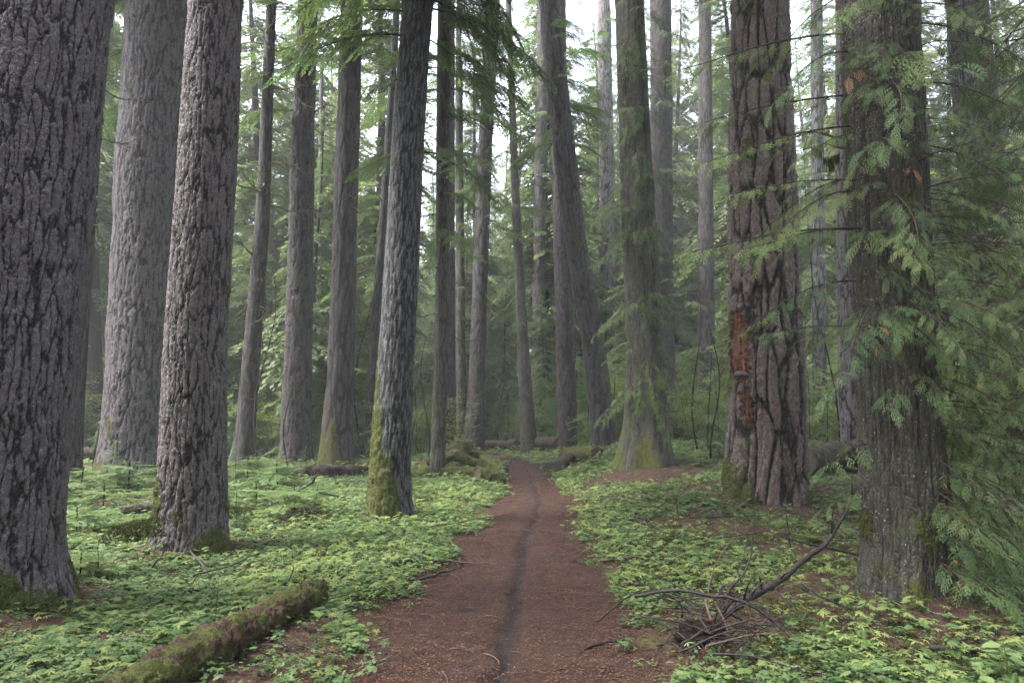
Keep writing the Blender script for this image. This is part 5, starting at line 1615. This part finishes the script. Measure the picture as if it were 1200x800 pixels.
for px, py, D, s, lab in [(1190, 330, 11, 1.3, 'vine maple with orange-tinted leaves at the upper right edge'), (1165, 480, 9.5, 1.0, 'vine maple with yellow-green leaves low on the right edge'), (1130, 230, 14, 1.2, 'vine maple high behind the near cedar')]:
    X_ = (px - 600) / 800 * D
    t = empty('vine_maple', (X_, D, th(X_, D)), lab, 'small tree')
    m = MB(); top = pix(px, py, D) - Vector((X_, D, th(X_, D)))
    zt = top.z
    for q in range(3):
        m.tube([np.array([0.1 * q, 0, -0.1]), np.array([0.3 * (q - 1), 0.1, zt * 0.35]), np.array([0.5 * (q - 1), -0.1, zt * 0.7]), np.array([0.8 * (q - 1), 0, zt])], [0.03, 0.026, 0.02, 0.01], 6)
    link('stem', m.mesh('maple_stems', M['twigmoss'], True), t)
    for q in range(7):
        st, lf = random.choice(SHRM)
        c = link('branch', st, t, (U(-0.8, 0.8), U(-0.6, 0.6), zt * U(0.55, 1.0) - 0.3), (U(-1, 1), U(-0.8, 0.8), U(0, 6.28)), s)
        link('leaves', lf, c)

# broad-leaved young plants at the bottom right, leaf by leaf
def big_leaf():
    m = MB(); V = []; n = 8
    for i in range(n + 1):
        t = i / n
        w = 0.62 * math.sin(math.pi * min(1, t ** 0.75)) * (1 - 0.15 * t)
        w = max(w, 0.004)
        for j, f in enumerate((-1, -0.5, 0, 0.5, 1)):
            V.append((t, f * w * 0.62, 0.06 * abs(f) - 0.18 * t * t + 0.015 * math.sin(t * 26) * abs(f)))
    Q = []
    for i in range(n):
        for j in range(4):
            a = i * 5 + j
            Q.append((a, a + 5, a + 6, a + 1))
    return mkmesh('leaf', V, Q, M['g_fan'], [0.75] * len(Q), True)
BL = big_leaf()
for px, py, h, ls, nl, lab in [(1045, 735, 0.20, 0.085, 7, 'young broad-leaved plant in front of the near cedar, left one'), (1020, 725, 0.14, 0.07, 5, 'smaller broad-leaved plant at the left foot of the near cedar'),
                           (1180, 800, 0.25, 0.10, 6, 'large-leaved plant at the bottom right corner'), (1150, 812, 0.13, 0.09, 4, 'low broad-leaved plant at the bottom edge near the right corner'), (1072, 722, 0.16, 0.075, 5, 'broad-leaved sprout just in front of the near cedar trunk')]:
    g = gpt(px, py)
    t = empty('broadleaf_plant', g, lab, 'plant')
    m = MB(); m.tube([np.array([0, 0, -0.02]), np.array([0.01, 0, h * 0.5]), np.array([0, 0.01, h])], [0.003, 0.003, 0.002], 5)
    link('stem', m.mesh('stem', M['twigmoss'], True), t)
    for k in range(nl):
        a = k * 2.4 + U(-.3, .3)
        r_ = 0.03 + 0.015 * k
        lo = link('leaf', BL, t, (math.cos(a) * 0.02, math.sin(a) * 0.02, h * (0.55 + 0.45 * k / nl)), (U(-.3, .3), U(-0.1, 0.35), a), ls * U(0.8, 1.15))

ANCH = [(T1, 'thickest left trunk'), (T3, 'broad furrowed left trunk'), (T4, 'pinkish lichen-flecked trunk'), (T5, 'thin mossy-branched trunk'), (T6, 'dark furrowed trunk beside it'), (T7, 'moss-sided dark trunk'),
        (T8, 'mossy-footed grey tree'), (T9, 'slim grey trunk'), (T11, 'reddish trunk by the mound'), (T12, 'smooth trunk ending the trail'), (T15, 'strongly leaning trunk'), (T17, 'big buttressed cedar'),
        (T18, 'dark trunk in the gap'), (T19, 'red-scarred old fir'), (T21, 'nearest right-hand cedar'), (T22, 'pale trunk at far right')]
ORD = ['first', 'second', 'third', 'fourth', 'fifth', 'sixth', 'seventh', 'eighth', 'ninth', 'tenth', 'eleventh', 'twelfth']
def relabel():
    an = [(600 + 800 * T[1].x / T[1].y, nm) for T, nm in ANCH]
    fam = {}
    for o in COL.objects:
        g = o.get('group')
        if o.parent or not g: continue
        if g in PHR:
            u = 600 + 800 * o.location.x / o.location.y
            if not (-40 < u < 1240): continue
            a = min(an, key=lambda q: abs(q[0] - u))
            side = 'right' if u > a[0] else 'left'
            fam.setdefault((g, a[1], side), []).append((abs(u - a[0]), o))
    for (g, nm, side), L in fam.items():
        L.sort(key=lambda q: q[0])
        for i, (_, o) in enumerate(L):
            o['label'] = ('%s, %s to the %s of the %s' % (PHR[g], ORD[i], side, nm)) if i < 12 else o['label']
PHR = {'weathered sticks lying among the low plants': 'weathered stick on the ground', 'tiny hemlock seedlings in the groundcover': 'tiny hemlock seedling', 'tall hazy conifers, nearest row': 'tall hazy conifer', 'tall hazy conifers, middle rows': 'pale foggy conifer', 'young hemlocks, middle distance': 'feathery young hemlock', 'young hemlocks, behind the trunks': 'hazy young hemlock',
       'hemlock saplings in the undergrowth': 'small hemlock sapling', 'small-leaved shrubs right of the trail': 'bright small-leaved shrub', 'small-leaved shrubs left of the trail': 'bright leafy bush'}
relabel()

# far forest mass that closes the view
def far_mass():
    n = 900
    y = 95 + 60 * RNG.random(n); x = (RNG.random(n) * 2 - 1) * 0.95 * y
    k = ~((600 + 800 * x / y > 590) & (600 + 800 * x / y < 640))
    x, y = x[k], y[k]; n = len(x)
    m_ = []
    for w, f in TALL + UND:
        m_.append(f)
    return x, y, n, m_
# the same forest goes on beside and behind the viewpoint
n = 165
y = -46 + 52 * RNG.random(n); x = (RNG.random(n) * 2 - 1) * 60
k = (np.hypot(x - 0, y) > 8.5) & ((y < 1.0) | (np.abs(x) > 0.95 * y + 5)) & (np.abs(x + 0.3) > 1.8)
x, y = x[k], y[k]; n = len(x)
idx = RNG.integers(0, 6, n)
scatter('surrounding_forest', 'the forest going on around and behind the viewpoint', 'forest', np.stack([x, y, terrain0(x, y)], 1), np.stack([np.zeros(n), np.zeros(n), RNG.random(n) * 6.28], 1), RNG.uniform(0.8, 1.2, n), idx, [q[1] for q in TALL + UND])
x, y, n, m_ = far_mass()
idx = RNG.integers(0, 6, n)
scatter('far_forest', 'far forest fading to white in the fog', 'forest', np.stack([x, y, terrain0(x, y)], 1), np.stack([np.zeros(n), np.zeros(n), RNG.random(n) * 6.28], 1), np.where(idx < 3, RNG.uniform(0.8, 1.1, n), RNG.uniform(0.8, 1.6, n)), idx, m_)

n = 3800
y = 27 + 88 * RNG.random(n) ** 1.3; x = (RNG.random(n) * 2 - 1) * 0.9 * y
k = ((np.abs(x - path_x(y)) > 3.0) | (y > 46)) & clear_trees(x, y, 0.5)
x, y = x[k], y[k]; n = len(x)
scatter('undergrowth', 'mass of bright leafy undergrowth far back between the trunks', 'undergrowth', np.stack([x, y, terrain0(x, y)], 1), np.stack([np.zeros(n), np.zeros(n), RNG.random(n) * 6.28], 1), RNG.uniform(0.6, 2.4, n), np.where(RNG.random(n) < 0.3, RNG.integers(0, 4, n), RNG.integers(4, 7, n)), [q[1] for q in SHR] + [q[1] for q in SAP])

# ------------------------------------------------------------------ haze
hz = bpy.data.meshes.new('haze')
X0, X1, Y0, Y1, Z0, Z1 = -195, 195, -55, 295, -3.0, 44.0
hv = [(x, y, z) for x in (X0, X1) for y in (Y0, Y1) for z in (Z0, Z1)]
hz.from_pydata(hv, [], [(0, 1, 3, 2), (4, 6, 7, 5), (0, 4, 5, 1), (2, 3, 7, 6), (0, 2, 6, 4), (1, 5, 7, 3)])
hm = bpy.data.materials.new('haze'); hm.use_nodes = True
hn = hm.node_tree; hn.nodes.clear()
ho = hn.nodes.new('ShaderNodeOutputMaterial'); pv = hn.nodes.new('ShaderNodeVolumePrincipled')
pv.inputs['Color'].default_value = (0.97, 0.98, 1.0, 1)
pv.inputs['Density'].default_value = 0.0015
hn.links.new(pv.outputs[0], ho.inputs['Volume'])
hz.materials.append(hm)
tag(link('haze', hz), 'pale mist filling the forest', None, None, 'stuff')
